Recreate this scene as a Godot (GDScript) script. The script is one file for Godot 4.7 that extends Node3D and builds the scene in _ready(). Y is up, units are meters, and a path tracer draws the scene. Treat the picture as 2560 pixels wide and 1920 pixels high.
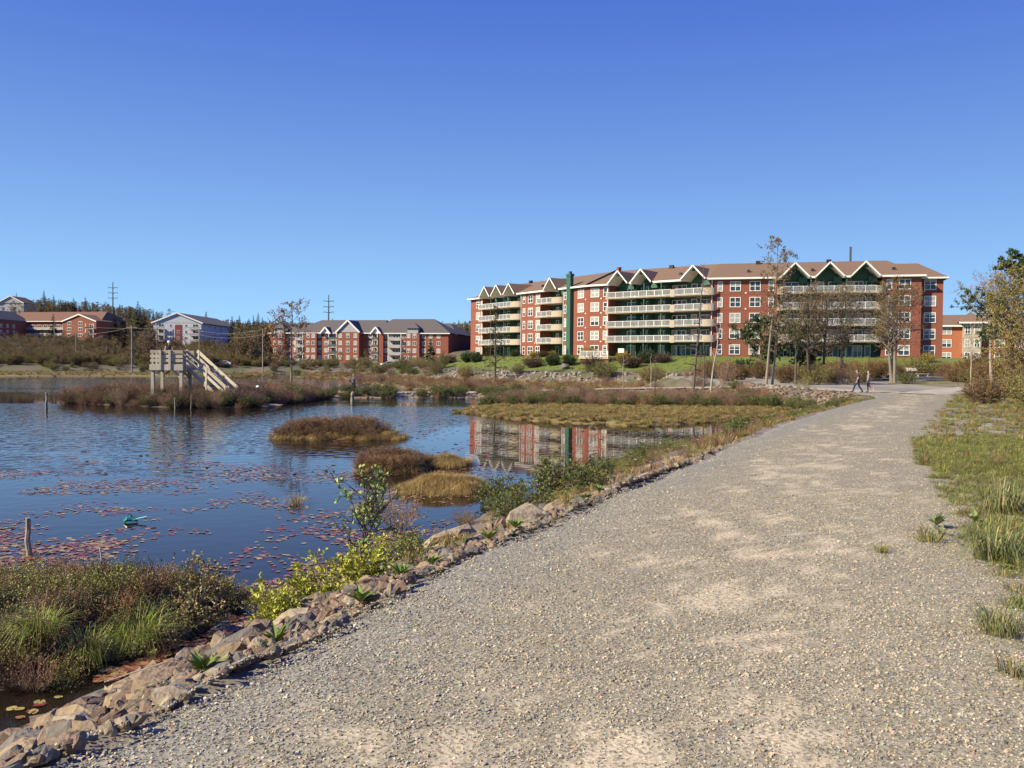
extends Node3D
# A gravel lakeside path with riprap, ponds, marsh islands, a viewing platform and brick apartment blocks, in metres.
# x to the right, y up, z towards the viewer; "d" below is the depth -z. Path surface by the viewer is y = 0, water y = WY.

const WY := -1.6
const HANDRAIL := 1.07
var rng := RandomNumberGenerator.new()
var M := {}
var used := {}
var nz := FastNoiseLite.new()
var nz2 := FastNoiseLite.new()
var zone := 0

# ---------------------------------------------------------------- geometry collector
class Geo:
	var v := PackedVector3Array()
	var c := PackedColorArray()
	var i := PackedInt32Array()
	var n := PackedVector3Array()

	func tri(a: Vector3, b: Vector3, e: Vector3, col: Color) -> void:
		var k := v.size()
		v.append(a); v.append(b); v.append(e)
		c.append(col); c.append(col); c.append(col)
		i.append(k); i.append(k + 1); i.append(k + 2)

	func quad(a: Vector3, b: Vector3, e: Vector3, f: Vector3, col: Color) -> void:
		var k := v.size()
		v.append(a); v.append(b); v.append(e); v.append(f)
		for q in 4: c.append(col)
		for q in [0, 1, 2, 0, 2, 3]: i.append(k + q)

	func box(lo: Vector3, hi: Vector3, col := Color.WHITE, xf := Transform3D.IDENTITY) -> void:
		var p := []
		for q in 8:
			p.append(xf * Vector3(hi.x if q & 1 else lo.x, hi.y if q & 2 else lo.y, hi.z if q & 4 else lo.z))
		quad(p[4], p[6], p[7], p[5], col)
		quad(p[1], p[3], p[2], p[0], col)
		quad(p[0], p[2], p[6], p[4], col)
		quad(p[5], p[7], p[3], p[1], col)
		quad(p[2], p[3], p[7], p[6], col)
		quad(p[1], p[0], p[4], p[5], col)

	# a bar of rectangular section between two points
	func bar(a: Vector3, b: Vector3, w: float, h: float, col := Color.WHITE, up := Vector3.UP) -> void:
		var f := (b - a).normalized()
		var s := f.cross(up)
		if s.length() < 0.01: s = f.cross(Vector3.RIGHT)
		s = s.normalized()
		var t := s.cross(f).normalized()
		box(Vector3(-w / 2, -h / 2, 0), Vector3(w / 2, h / 2, a.distance_to(b)), col, Transform3D(Basis(s, t, f), a))

	func tube(p: Array, r: Array, sides: int, col: Color, cap := true) -> void:
		var k := v.size()
		var m := p.size()
		var side := Vector3.RIGHT
		for j in m:
			var f: Vector3 = (p[mini(j + 1, m - 1)] - p[maxi(j - 1, 0)]).normalized()
			side = side - f * side.dot(f)
			if side.length() < 0.05: side = f.cross(Vector3.FORWARD) + f.cross(Vector3.UP) * 0.3
			side = side.normalized()
			var up := f.cross(side)
			for q in sides:
				var a := TAU * q / sides
				v.append(p[j] + (side * cos(a) + up * sin(a)) * r[j])
				c.append(col)
		for j in m - 1:
			for q in sides:
				var a := k + j * sides + q
				var b := k + j * sides + (q + 1) % sides
				i.append(a); i.append(a + sides); i.append(b + sides)
				i.append(a); i.append(b + sides); i.append(b)
		if cap:
			var t := v.size()
			v.append(p[m - 1]); c.append(col)
			for q in sides:
				i.append(k + (m - 1) * sides + q); i.append(t); i.append(k + (m - 1) * sides + (q + 1) % sides)

	# a flat leaf of four corners, long axis "f", face "u"
	func leaf(p: Vector3, f: Vector3, u: Vector3, l: float, w: float, col: Color) -> void:
		var s := f.cross(u).normalized() * w * 0.5
		quad(p, p + f * l * 0.45 + s, p + f * l, p + f * l * 0.45 - s, col)

	# polygon in the xy plane pulled along z
	func extrude(poly: PackedVector2Array, z0: float, z1: float, col: Color, xf := Transform3D.IDENTITY) -> void:
		var t := Geometry2D.triangulate_polygon(poly)
		for z in [z0, z1]:
			for q in range(0, t.size(), 3):
				tri(xf * Vector3(poly[t[q]].x, poly[t[q]].y, z), xf * Vector3(poly[t[q + 1]].x, poly[t[q + 1]].y, z), xf * Vector3(poly[t[q + 2]].x, poly[t[q + 2]].y, z), col)
		for q in poly.size():
			var a := poly[q]
			var b := poly[(q + 1) % poly.size()]
			quad(xf * Vector3(a.x, a.y, z0), xf * Vector3(b.x, b.y, z0), xf * Vector3(b.x, b.y, z1), xf * Vector3(a.x, a.y, z1), col)

	func add(g: Geo, xf := Transform3D.IDENTITY) -> void:
		var k := v.size()
		for p in g.v: v.append(xf * p)
		c.append_array(g.c)
		for q in g.i: i.append(q + k)
		for p in g.n: n.append((xf.basis * p).normalized())

	func smooth() -> void:
		n.resize(v.size())
		n.fill(Vector3.ZERO)
		for q in range(0, i.size(), 3):
			var f := (v[i[q + 2]] - v[i[q]]).cross(v[i[q + 1]] - v[i[q]])
			for j in 3: n[i[q + j]] += f
		for q in n.size(): n[q] = n[q].normalized()

	func mesh(mat: Material = null) -> ArrayMesh:
		var a := []
		a.resize(Mesh.ARRAY_MAX)
		a[Mesh.ARRAY_VERTEX] = v
		a[Mesh.ARRAY_COLOR] = c
		a[Mesh.ARRAY_INDEX] = i
		if n.size() == v.size(): a[Mesh.ARRAY_NORMAL] = n
		var m := ArrayMesh.new()
		m.add_surface_from_arrays(Mesh.PRIMITIVE_TRIANGLES, a)
		if mat: m.surface_set_material(0, mat)
		return m

# ---------------------------------------------------------------- helpers
func numbered(called: String) -> String:
	used[called] = used.get(called, -1) + 1
	return called if used[called] == 0 else "%s_%03d" % [called, used[called]]

func tag(o, label, category, group = "", kind = ""):
	if label: o.set_meta("label", label)
	if category: o.set_meta("category", category)
	if group: o.set_meta("group", group)
	if kind: o.set_meta("kind", kind)
	return o

func thing(called, label, category, at = Vector3.ZERO, turn = 0.0, group = ""):
	var o := Node3D.new()
	o.name = numbered(called)
	add_child(o)
	o.position = at
	o.rotation.y = turn
	return tag(o, label, category, group)

func inst(parent, called, mesh, mat = null, xf = Transform3D.IDENTITY):
	var o := MeshInstance3D.new()
	o.mesh = mesh
	if mat: o.material_override = mat
	o.transform = xf
	o.name = numbered(called) if parent == self else called
	parent.add_child(o, true)
	return o

func copy(src, label, at, turn = 0.0, scale = 1.0):
	var o = src.duplicate()
	o.name = numbered(String(src.name).split("_0")[0])
	add_child(o)
	o.position = at
	o.rotation.y = turn
	o.scale = Vector3.ONE * scale
	if label: o.set_meta("label", label)
	return o

func P(x, y, d) -> Vector3: return Vector3(x, y, -d)
func G(x, d, up = 0.0) -> Vector3: return Vector3(x, hgt(x, d) + up, -d)
func rr(a, b) -> float: return rng.randf_range(a, b)
func pick(a): return a[rng.randi() % a.size()]
func lin(r, g, b) -> Color: return Color(r, g, b).linear_to_srgb()
func vary(c: Color, k: float) -> Color:
	var f := 1.0 + rr(-k, k)
	return Color(c.r * f * (1 + rr(-k, k) * 0.3), c.g * f, c.b * f * (1 + rr(-k, k) * 0.3))

func noise_tex(freq: float, ramp: Array, size := 512, type := FastNoiseLite.TYPE_SIMPLEX_SMOOTH, octaves := 4, sd := 1) -> NoiseTexture2D:
	var f := FastNoiseLite.new()
	f.noise_type = type
	f.frequency = freq
	f.fractal_octaves = octaves
	f.seed = sd
	if type == FastNoiseLite.TYPE_CELLULAR:
		f.cellular_return_type = FastNoiseLite.RETURN_CELL_VALUE
		f.fractal_type = FastNoiseLite.FRACTAL_NONE
	var t := NoiseTexture2D.new()
	t.width = size
	t.height = size
	t.seamless = true
	t.noise = f
	if ramp:
		var g := Gradient.new()
		var o := PackedFloat32Array()
		var k := PackedColorArray()
		for q in ramp.size():
			o.append(float(q) / (ramp.size() - 1))
			k.append(ramp[q] if ramp[q] is Color else lin(ramp[q], ramp[q], ramp[q]))
		g.offsets = o
		g.colors = k
		t.color_ramp = g
	return t

func material(called: String, col: Color, rough := 0.85, tex: Texture2D = null, scale := 1.0, vcol := false, bump: Texture2D = null, bump_cm := 0.0, world := true) -> StandardMaterial3D:
	var m := StandardMaterial3D.new()
	m.resource_name = called
	m.albedo_color = col.linear_to_srgb()
	m.roughness = rough
	m.vertex_color_use_as_albedo = vcol
	if tex: m.albedo_texture = tex
	if bump:
		m.heightmap_enabled = true
		m.heightmap_texture = bump
		m.heightmap_scale = bump_cm
	if tex or bump:
		m.uv1_triplanar = true
		m.uv1_world_triplanar = world
		m.uv1_scale = Vector3.ONE * scale
	M[called] = m
	return m

func multi(called, label, category, mesh: Mesh, mat, xfs: Array, cols: Array, kind = "stuff", parent = null):
	var mm := MultiMesh.new()
	mm.transform_format = MultiMesh.TRANSFORM_3D
	mm.use_colors = true
	mm.mesh = mesh
	mm.instance_count = xfs.size()
	var b := PackedFloat32Array()
	b.resize(xfs.size() * 16)
	for q in xfs.size():
		var t: Transform3D = xfs[q]
		var s := t.basis
		var o := q * 16
		b[o] = s.x.x; b[o + 1] = s.y.x; b[o + 2] = s.z.x; b[o + 3] = t.origin.x
		b[o + 4] = s.x.y; b[o + 5] = s.y.y; b[o + 6] = s.z.y; b[o + 7] = t.origin.y
		b[o + 8] = s.x.z; b[o + 9] = s.y.z; b[o + 10] = s.z.z; b[o + 11] = t.origin.z
		var k: Color = cols[q]
		b[o + 12] = k.r; b[o + 13] = k.g; b[o + 14] = k.b; b[o + 15] = 1.0
	mm.buffer = b
	var n := MultiMeshInstance3D.new()
	n.multimesh = mm
	n.material_override = mat
	var pn = parent if parent else self
	n.name = numbered(called) if pn == self else called
	pn.add_child(n, true)
	return tag(n, label, category, "", kind)

func spot(p: Vector3, s: float, turn = null, tilt = 0.0) -> Transform3D:
	var b := Basis(Vector3.UP, rr(0, TAU) if turn == null else turn)
	if tilt: b = Basis(Vector3(rr(-1, 1), 0, rr(-1, 1)).normalized(), rr(0, tilt)) * b
	return Transform3D(b.scaled(Vector3.ONE * s), p)

# ---------------------------------------------------------------- the lie of the land
func lerp_table(t: Array, k: float) -> float:
	if k <= t[0][0]: return t[0][1]
	for q in range(1, t.size()):
		if k <= t[q][0]:
			return lerpf(t[q - 1][1], t[q][1], (k - t[q - 1][0]) / (t[q][0] - t[q - 1][0]))
	return t[-1][1]

# left and right edge of the gravel path (depth, x), its height (depth, y), width of the bank below it
var PATH_L := [[-15.0, -9.6], [-6.0, -5.9], [0.0, -3.25], [3.4, -1.76], [4.23, -1.37], [5.53, -0.9], [7.0, -0.39], [9.39, 0.74], [11.2, 1.48], [14.24, 3.03], [18.6, 5.0], [26.4, 8.6], [34.0, 12.4], [43.2, 17.3], [53.3, 22.6], [60.0, 25.0], [66.0, 25.2], [80.0, 24.6], [92.0, 22.0], [112.0, 20.0], [126.0, 24.0], [140.0, 34.0]]
var PATH_R := [[-15.0, -5.0], [-6.0, -1.9], [0.0, 0.75], [3.5, 2.35], [4.2, 2.62], [6.1, 3.5], [8.4, 4.4], [11.3, 5.6], [14.6, 6.9], [19.3, 9.0], [25.8, 12.4], [38.5, 19.2], [54.6, 27.9], [66.0, 33.5], [75.0, 38.0]]
var PATH_Y := [[14.0, 0.0], [26.0, -0.06], [43.0, -0.15], [55.0, -0.25], [66.0, -0.33], [85.0, -0.1], [105.0, 0.15]]
var BANK_W := [[0.0, 3.6], [7.0, 3.9], [11.7, 4.2], [17.7, 5.2], [26.7, 5.6], [35.0, 5.0], [46.0, 4.8], [56.0, 5.0], [62.0, 4.0], [140.0, 4.0]]
var CAUSE := [Vector3(30, -0.35, 68), Vector3(26.6, -0.36, 74), Vector3(24.4, -0.35, 81), Vector3(21, -0.45, 86), Vector3(13.9, -0.66, 88), Vector3(4.45, -0.95, 88), Vector3(-4.9, -1.24, 86), Vector3(-10.25, -1.24, 84.5), Vector3(-15.2, -1.24, 83), Vector3(-19.5, -1.24, 80.5), Vector3(-24, -1.2, 73), Vector3(-22, -1.2, 64)]
var FACADE := [Vector2(-9.9, 205.9), Vector2(14.8, 167.9), Vector2(34.4, 152.0), Vector2(68.3, 142.9), Vector2(120, 132)]
var SHORE := [[-400.0, 200.0], [-150.0, 222.0], [-120.0, 236.0], [-80.0, 252.0], [-45.0, 252.0], [-30.0, 233.0], [-18.0, 200.0], [-6.0, 170.0], [4.0, 156.0], [20.0, 143.0], [34.0, 134.0], [60.0, 118.0]]
var HILL := [[0.0, 0.0], [10.0, 1.9], [40.0, 2.3], [75.0, 3.6], [105.0, 7.6], [150.0, 9.2], [215.0, 14.0], [350.0, 19.0], [700.0, 25.0]]
var FLATS := [  # marsh mats and islets: height, bank, outline (x, d)
	[-1.36, 3.0, PackedVector2Array([Vector2(-13, 107), Vector2(-6, 103), Vector2(6, 99), Vector2(19, 97), Vector2(22, 140), Vector2(2, 160), Vector2(-12, 185), Vector2(-30, 240), Vector2(-42, 252), Vector2(-62, 246), Vector2(-50, 226), Vector2(-33, 205), Vector2(-31, 170), Vector2(-22, 130)])],
	[-1.42, 3.0, PackedVector2Array([Vector2(-50, 190), Vector2(-32, 168), Vector2(-26, 160), Vector2(-24, 180), Vector2(-40, 206)])],
	[-1.4, 4.0, PackedVector2Array([Vector2(-170, 150), Vector2(-95, 160), Vector2(-80, 172), Vector2(-58, 186), Vector2(-60, 200), Vector2(-85, 204), Vector2(-100, 224), Vector2(-210, 224)])],
	[-1.42, 3.0, PackedVector2Array([Vector2(-98, 214), Vector2(-70, 206), Vector2(-56, 214), Vector2(-66, 232), Vector2(-96, 238)])],
	[-1.2, 1.6, PackedVector2Array([Vector2(-34, 64.6), Vector2(-30.6, 62.6), Vector2(-22.2, 58.6), Vector2(-18.6, 59.6), Vector2(-17.6, 66), Vector2(-16.5, 80), Vector2(-24, 80), Vector2(-30, 70)])],
	[-1.38, 1.2, PackedVector2Array([Vector2(-3.7, 56.8), Vector2(-0.2, 50.3), Vector2(2.4, 47.4), Vector2(7.15, 45.1), Vector2(11.8, 49.6), Vector2(16.9, 55.2), Vector2(20.5, 62), Vector2(20, 74), Vector2(14, 78), Vector2(3.6, 76), Vector2(-1.0, 70), Vector2(-2.4, 63)])],
	[-1.25, 1.0, PackedVector2Array([Vector2(-8, 10), Vector2(-6.4, 8.4), Vector2(-5.0, 8.2), Vector2(-4.6, 8.45), Vector2(-4.2, 9.1), Vector2(-3.65, 9.9), Vector2(-3.5, 11.1), Vector2(-4.4, 12.1), Vector2(-5.8, 12.1), Vector2(-7.4, 11.4)])],
	[-1.3, 0.9, PackedVector2Array([Vector2(-10.1, 35.9), Vector2(-7.4, 35.7), Vector2(-4.6, 36.1), Vector2(-4.7, 37), Vector2(-6.8, 38.6), Vector2(-9.2, 38.2)])],
	[-1.4, 0.6, PackedVector2Array([Vector2(-4.5, 25.3), Vector2(-2.9, 25.5), Vector2(-2.9, 26.6), Vector2(-4.4, 26.5)])],
	[-1.4, 0.6, PackedVector2Array([Vector2(-2.7, 26.6), Vector2(-1.5, 26.6), Vector2(-1.5, 27.8), Vector2(-2.6, 27.7)])],
	[-1.4, 0.6, PackedVector2Array([Vector2(-2.6, 21.2), Vector2(-0.9, 21), Vector2(-0.8, 22.6), Vector2(-2.4, 22.6)])],
]

func hgt(x: float, d: float) -> float:
	zone = 0
	var best := -2.7
	if d < 140.0:
		var s := x - lerp_table(PATH_L, d)
		var y := lerp_table(PATH_Y, d)
		var m: float
		if s >= 0.0:
			var over := x - lerp_table(PATH_R, d)
			m = y
			if over > 0.0: m += minf(over * 0.03, 0.35) + nz.get_noise_2d(x * 1.2, d * 1.2) * minf(over, 1.0) * 0.07
		else:
			m = y + (1.6 + y) * (s + 0.12) / lerp_table(BANK_W, d) + nz.get_noise_2d(x * 2.0, d * 2.0) * 0.08
		if m > best:
			best = m
			zone = (4 if x > lerp_table(PATH_R, d) or d > 80.0 else 6) if s >= -0.1 else 1
	var p := Vector2(x, d)
	if d < 100.0 and d > 55.0 and x < 36.0:
		for q in CAUSE.size() - 1:
			var a := Vector2(CAUSE[q].x, CAUSE[q].z)
			var b := Vector2(CAUSE[q + 1].x, CAUSE[q + 1].z)
			var t := clampf((p - a).dot(b - a) / (b - a).length_squared(), 0.0, 1.0)
			var far := p.distance_to(a.lerp(b, t))
			var top := lerpf(CAUSE[q].y, CAUSE[q + 1].y, t)
			var h := top - maxf(0.0, far - 1.7) * lerpf(0.13, 0.42, smoothstep(-1.15, -0.6, top)) + (nz.get_noise_2d(x * 2.0, d * 2.0) * 0.07 if far > 1.9 else 0.0)
			if h > best:
				best = h
				zone = 6 if far < 1.75 else 1
	for f in FLATS:
		var o: PackedVector2Array = f[2]
		if best > f[0] + 0.1: continue
		if f.size() < 4:
			var box := Rect2(o[0], Vector2.ZERO)
			for e in o: box = box.expand(e)
			f.append(box.grow(5.0))
		if not f[3].has_point(p): continue
		var near := 1e9
		for q in o.size():
			near = minf(near, p.distance_to(Geometry2D.get_closest_point_to_segment(p, o[q], o[(q + 1) % o.size()])))
		var inside := Geometry2D.is_point_in_polygon(p, o)
		near += nz.get_noise_2d(x * 3.0, d * 3.0) * 0.5 * f[1]
		var h: float = lerpf(WY, f[0], smoothstep(0.0, 1.0, near / f[1])) if inside else WY - near * 0.5
		h += nz2.get_noise_2d(x * 6.0, d * 6.0) * 0.05
		if h > best:
			best = h
			zone = 2
	if d > 100.0:
		var q := 1e9
		for k in FACADE.size() - 1:
			q = minf(q, p.distance_to(Geometry2D.get_closest_point_to_segment(p, FACADE[k], FACADE[k + 1])))
			if x > FACADE[k].x and x <= FACADE[k + 1].x and d > lerpf(FACADE[k].y, FACADE[k + 1].y, (x - FACADE[k].x) / (FACADE[k + 1].x - FACADE[k].x)): q = 0.0
		var h := 3.35 - 0.24 * maxf(0.0, q - 2.0)
		if q > 14.0: h = 0.47 if q < 19.0 else 0.47 - (q - 19.0) * 0.42
		var s := d - lerp_table(SHORE, x) + nz.get_noise_2d(x * 0.6, d * 0.6) * 5.0
		var l := WY + (lerp_table(HILL, s) if s > 0.0 else s * 0.4)
		if x < -225.0 and d > 410.0: l += smoothstep(0.0, 1.0, (-225.0 - x) / 40.0) * smoothstep(0.0, 1.0, (d - 410.0) / 60.0) * 12.0
		if maxf(h, l) > best:
			best = maxf(h, l)
			zone = 3 if h > l and q < 14.0 else (5 if s > 9.0 or h > l and q < 19.0 else 1)
	return best

# ---------------------------------------------------------------- main
func _ready():
	rng.seed = 7
	nz.seed = 3
	nz.frequency = 0.35
	nz2.seed = 11
	nz2.frequency = 0.12
	# camera
	var cam := Camera3D.new()
	cam.name = "camera"
	cam.fov = 48.0
	cam.near = 0.05
	cam.far = 3000.0
	add_child(cam)
	cam.position = Vector3(0, 1.6, 0)
	cam.rotation = Vector3(-0.02272, 0, 0.010)
	cam.current = true
	# sky
	var sm := ProceduralSkyMaterial.new()
	sm.sky_top_color = lin(0.015, 0.054, 0.36)
	sm.sky_horizon_color = lin(0.28, 0.51, 0.72)
	sm.sky_curve = 0.15
	sm.ground_bottom_color = lin(0.10, 0.09, 0.07)
	sm.ground_horizon_color = lin(0.30, 0.32, 0.34)
	var sky := Sky.new()
	sky.sky_material = sm
	var env := Environment.new()
	env.background_mode = Environment.BG_SKY
	env.sky = sky
	env.tonemap_mode = Environment.TONE_MAPPER_LINEAR
	env.tonemap_exposure = 1.6
	env.sdfgi_enabled = true
	env.ssao_enabled = true
	env.ssil_enabled = true
	var we := WorldEnvironment.new()
	we.environment = env
	we.name = "world"
	add_child(we)
	# sun: from the left and a little behind, afternoon height
	var sun := DirectionalLight3D.new()
	sun.name = "sun"
	add_child(sun)
	sun.look_at_from_position(Vector3(-75, 57, 32), Vector3.ZERO)
	sun.light_energy = 1.6
	sun.light_angular_distance = 0.5
	sun.light_color = Color(1.0, 0.945, 0.81)
	sun.shadow_enabled = true

	make_materials()
	terrain()
	water()
	paths()
	print("land done ", Time.get_ticks_msec())
	main_block()
	far_blocks()
	print("buildings done ", Time.get_ticks_msec())
	riprap()
	lily_pads()
	make_plants()
	near_plants()
	mid_plants()
	far_plants()
	trees()
	print("plants done ", Time.get_ticks_msec())
	platform()
	street_things()
	small_things()
	people()
	print("all done ", Time.get_ticks_msec())

func make_materials():
	var fine := noise_tex(0.03, [0.55, 0.8, 1.0], 512, FastNoiseLite.TYPE_SIMPLEX_SMOOTH, 5, 2)
	var mott := noise_tex(0.012, [0.62, 0.85, 1.0], 512, FastNoiseLite.TYPE_SIMPLEX_SMOOTH, 5, 5)
	var cell := noise_tex(0.055, [0.35, 0.6, 0.75, 0.85, 1.0], 1024, FastNoiseLite.TYPE_CELLULAR, 1, 4)
	material("soil", Color(1, 1, 1), 0.95, fine, 0.9, true, fine, 3.0)
	material("gravel", Color(1, 1, 1), 0.92, cell, 1.3, true, cell, 1.6)
	material("pebble", Color(1, 1, 1), 0.85, null, 1, true)
	material("leaf", Color(0.72, 0.70, 0.70), 0.6, null, 1, true)
	M.leaf.backlight_enabled = true
	M.leaf.backlight = Color(0.45, 0.46, 0.28)
	material("bark", Color(1, 1, 1), 0.9, fine, 2.2, true, fine, 2.0)
	var stone := noise_tex(0.02, [0.3, 0.55, 0.8, 1.0], 512, FastNoiseLite.TYPE_SIMPLEX_SMOOTH, 6, 9)
	for s in [["stone_pink", Color(0.32, 0.235, 0.155)], ["stone_tan", Color(0.42, 0.31, 0.19)], ["stone_grey", Color(0.23, 0.205, 0.17)], ["stone_brown", Color(0.205, 0.14, 0.095)], ["stone_pale", Color(0.44, 0.36, 0.25)]]:
		material(s[0], s[1], 0.9, stone, 1.6, false, stone, 3.0)
	material("stone_mix", Color(1, 1, 1), 0.9, stone, 1.6, true, stone, 3.0)
	var brickwork := noise_tex(0.035, [0.5, 0.8, 0.92, 1.0], 512, FastNoiseLite.TYPE_SIMPLEX_SMOOTH, 4, 12)
	material("brick", Color(0.28, 0.092, 0.06), 0.9, brickwork, 0.3)
	material("brick_orange", Color(0.44, 0.15, 0.075), 0.9, brickwork, 0.3)
	material("brick_far", Color(0.29, 0.095, 0.06), 0.9, brickwork, 0.2)
	material("brick_band", Color(0.27, 0.072, 0.045), 0.9, brickwork, 0.3)
	var shingle := noise_tex(0.04, [0.55, 0.82, 1.0], 512, FastNoiseLite.TYPE_SIMPLEX_SMOOTH, 5, 14)
	material("shingle", Color(0.23, 0.145, 0.095), 0.9, shingle, 0.25)
	material("shingle_grey", Color(0.13, 0.115, 0.115), 0.9, shingle, 0.2)
	material("shingle_red", Color(0.21, 0.11, 0.075), 0.9, shingle, 0.2)
	material("green_paint", Color(0.036, 0.135, 0.09), 0.6, shingle, 0.4)
	material("white_paint", Color(0.80, 0.78, 0.74), 0.5)
	material("white_rail", Color(0.76, 0.77, 0.76), 0.5)
	material("beige", Color(0.52, 0.44, 0.34), 0.8, shingle, 0.3)
	material("concrete", Color(0.52, 0.46, 0.37), 0.9, fine, 0.7)
	material("pale_siding", Color(0.55, 0.58, 0.64), 0.7, mott, 0.2)
	material("grey_siding", Color(0.42, 0.43, 0.45), 0.7, mott, 0.2)
	material("red_siding", Color(0.26, 0.04, 0.03), 0.7, mott, 0.2)
	material("glass", Color(0.035, 0.045, 0.055), 0.04)
	material("blind", Color(0.34, 0.335, 0.32), 0.35)
	material("dark", Color(0.02, 0.02, 0.022), 0.6)
	material("steel", Color(0.10, 0.12, 0.13), 0.5)
	M.steel.metallic = 0.4
	var grain := noise_tex(0.02, [0.6, 0.85, 1.0], 512, FastNoiseLite.TYPE_SIMPLEX_SMOOTH, 5, 21)
	material("timber", Color(0.60, 0.54, 0.43), 0.9, grain, 1.1, true, grain, 0.5)
	material("pole_wood", Color(0.36, 0.31, 0.26), 0.9, grain, 0.6)
	material("asphalt", Color(0.19, 0.18, 0.17), 0.95, fine, 0.8)
	material("plain", Color(1, 1, 1), 0.75, null, 1, true)
	material("car_paint", Color(0.72, 0.72, 0.70), 0.25)
	M.car_paint.clearcoat_enabled = true
	material("cloth", Color(1, 1, 1), 0.85, null, 1, true)
	material("plastic", Color(0.02, 0.32, 0.20), 0.25)
	material("pad", Color(1, 1, 1), 0.35, null, 1, true)
	# water: peat-dark, with ripples that die down in the sheltered stretches
	var w := StandardMaterial3D.new()
	w.resource_name = "water"
	w.albedo_color = lin(0.016, 0.011, 0.008)
	w.roughness = 0.03
	w.metallic_specular = 0.3
	w.heightmap_enabled = true
	w.heightmap_scale = 2.3
	w.heightmap_texture = ImageTexture.create_from_image(ripples())
	M.water = w

# how ruffled the water is at a place: 0 a mirror, 1 wind ripples
func ruffle(x: float, d: float) -> float:
	var band := nz2.get_noise_2d(x * 0.10, d * 0.55) * 0.5 + 0.5
	var a := 0.25 + 0.9 * smoothstep(0.42, 0.62, band)
	if d > 36.0 and d < 62.0 and x < 0.0: a = maxf(a, 0.75 + 0.25 * band)
	if d < 24.0: a = minf(a, 0.09 + 0.3 * maxf(0.0, (-6.0 - x) / 20.0))
	if d > 63.0 and d < 80.0 and x < -30.0: a = 0.05
	if d > 84.0: a = maxf(a, 0.9) if band > 0.3 else 0.4
	var e := Vector2((x - 4.5) / 9.0, (d - 37.0) / 15.0).length()
	a *= lerpf(0.06, 1.0, smoothstep(0.85, 1.15, e))
	return clampf(a, 0.03, 1.0)

func ripples() -> Image:
	var f := FastNoiseLite.new()
	f.seed = 5
	f.noise_type = FastNoiseLite.TYPE_SIMPLEX_SMOOTH
	f.frequency = 0.14
	f.fractal_octaves = 3
	var im := f.get_seamless_image(2048, 2048)
	im.convert(Image.FORMAT_RGBA8)
	var calm := Image.create(384, 384, false, Image.FORMAT_RGBA8)
	for v in 384:
		for u in 384:
			calm.set_pixel(u, v, Color(0.5, 0.5, 0.5, 1.0 - ruffle(u / 384.0 * 160.0 - 115.0, 160.0 - v / 384.0 * 160.0)))
	calm.resize(2048, 2048, Image.INTERPOLATE_CUBIC)
	im.blend_rect(calm, Rect2i(0, 0, 2048, 2048), Vector2i.ZERO)
	return im

func ticks(lo: float, hi: float, first: float, grow: float) -> Array:
	var a := [0.0]
	var s := first
	while a[-1] < hi:
		a.append(a[-1] + s)
		s = maxf(first, a[-1] * grow)
	s = first
	while a[0] > lo:
		a.push_front(a[0] - s)
		s = maxf(first, -a[0] * grow)
	return a

func terrain():
	var xs := ticks(-800, 800, 0.3, 0.035)
	var ds := ticks(-16, 1200, 0.3, 0.022)
	var g := Geo.new()
	var w := xs.size()
	var h := ds.size()
	var tint := {0: Color(0.05, 0.04, 0.03), 1: Color(0.20, 0.16, 0.12), 2: Color(0.22, 0.145, 0.06), 3: Color(0.15, 0.20, 0.035), 4: Color(0.25, 0.205, 0.12), 5: Color(0.14, 0.115, 0.06), 6: Color(0.3, 0.28, 0.24)}
	for r in h:
		for k in w:
			var y := hgt(xs[k], ds[r])
			var c: Color = tint[zone]
			var t := nz.get_noise_2d(xs[k] * 0.5, ds[r] * 0.5)
			if zone == 4 and xs[k] < lerp_table(PATH_R, ds[r]) + 2.4: c = Color(0.36, 0.325, 0.255)
			elif zone == 4: c = c.lerp(Color(0.16, 0.155, 0.05), smoothstep(-0.05, 0.35, t))
			if zone == 2 and ds[r] < 34.0: c = Color(0.055, 0.042, 0.028)
			elif zone == 2 and xs[k] < -15.0 and ds[r] < 84.0: c = Color(0.11, 0.07, 0.045)
			elif zone == 1 and ds[r] > 62.0 and ds[r] < 92.0 and xs[k] < 20.0: c = Color(0.32, 0.26, 0.19)
			elif zone == 2: c = c.lerp(Color(0.26, 0.20, 0.07), smoothstep(-0.1, 0.3, t))
			if zone == 1 and ds[r] > 90.0: c = c.lerp(Color(0.12, 0.13, 0.04), smoothstep(-0.1, 0.2, t))
			c *= 1.0 + 0.35 * nz.get_noise_2d(xs[k] * 3.0 + 50.0, ds[r] * 3.0)
			g.v.append(Vector3(xs[k], y - (0.06 if zone == 6 else 0.0), -ds[r]))
			g.c.append(c)
	for r in h - 1:
		for k in w - 1:
			var a := r * w + k
			for q in [a, a + w + 1, a + 1, a, a + w, a + w + 1]: g.i.append(q)
	g.smooth()
	tag(inst(self, "ground", g.mesh(), M.soil), "", "", "", "structure")

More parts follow.
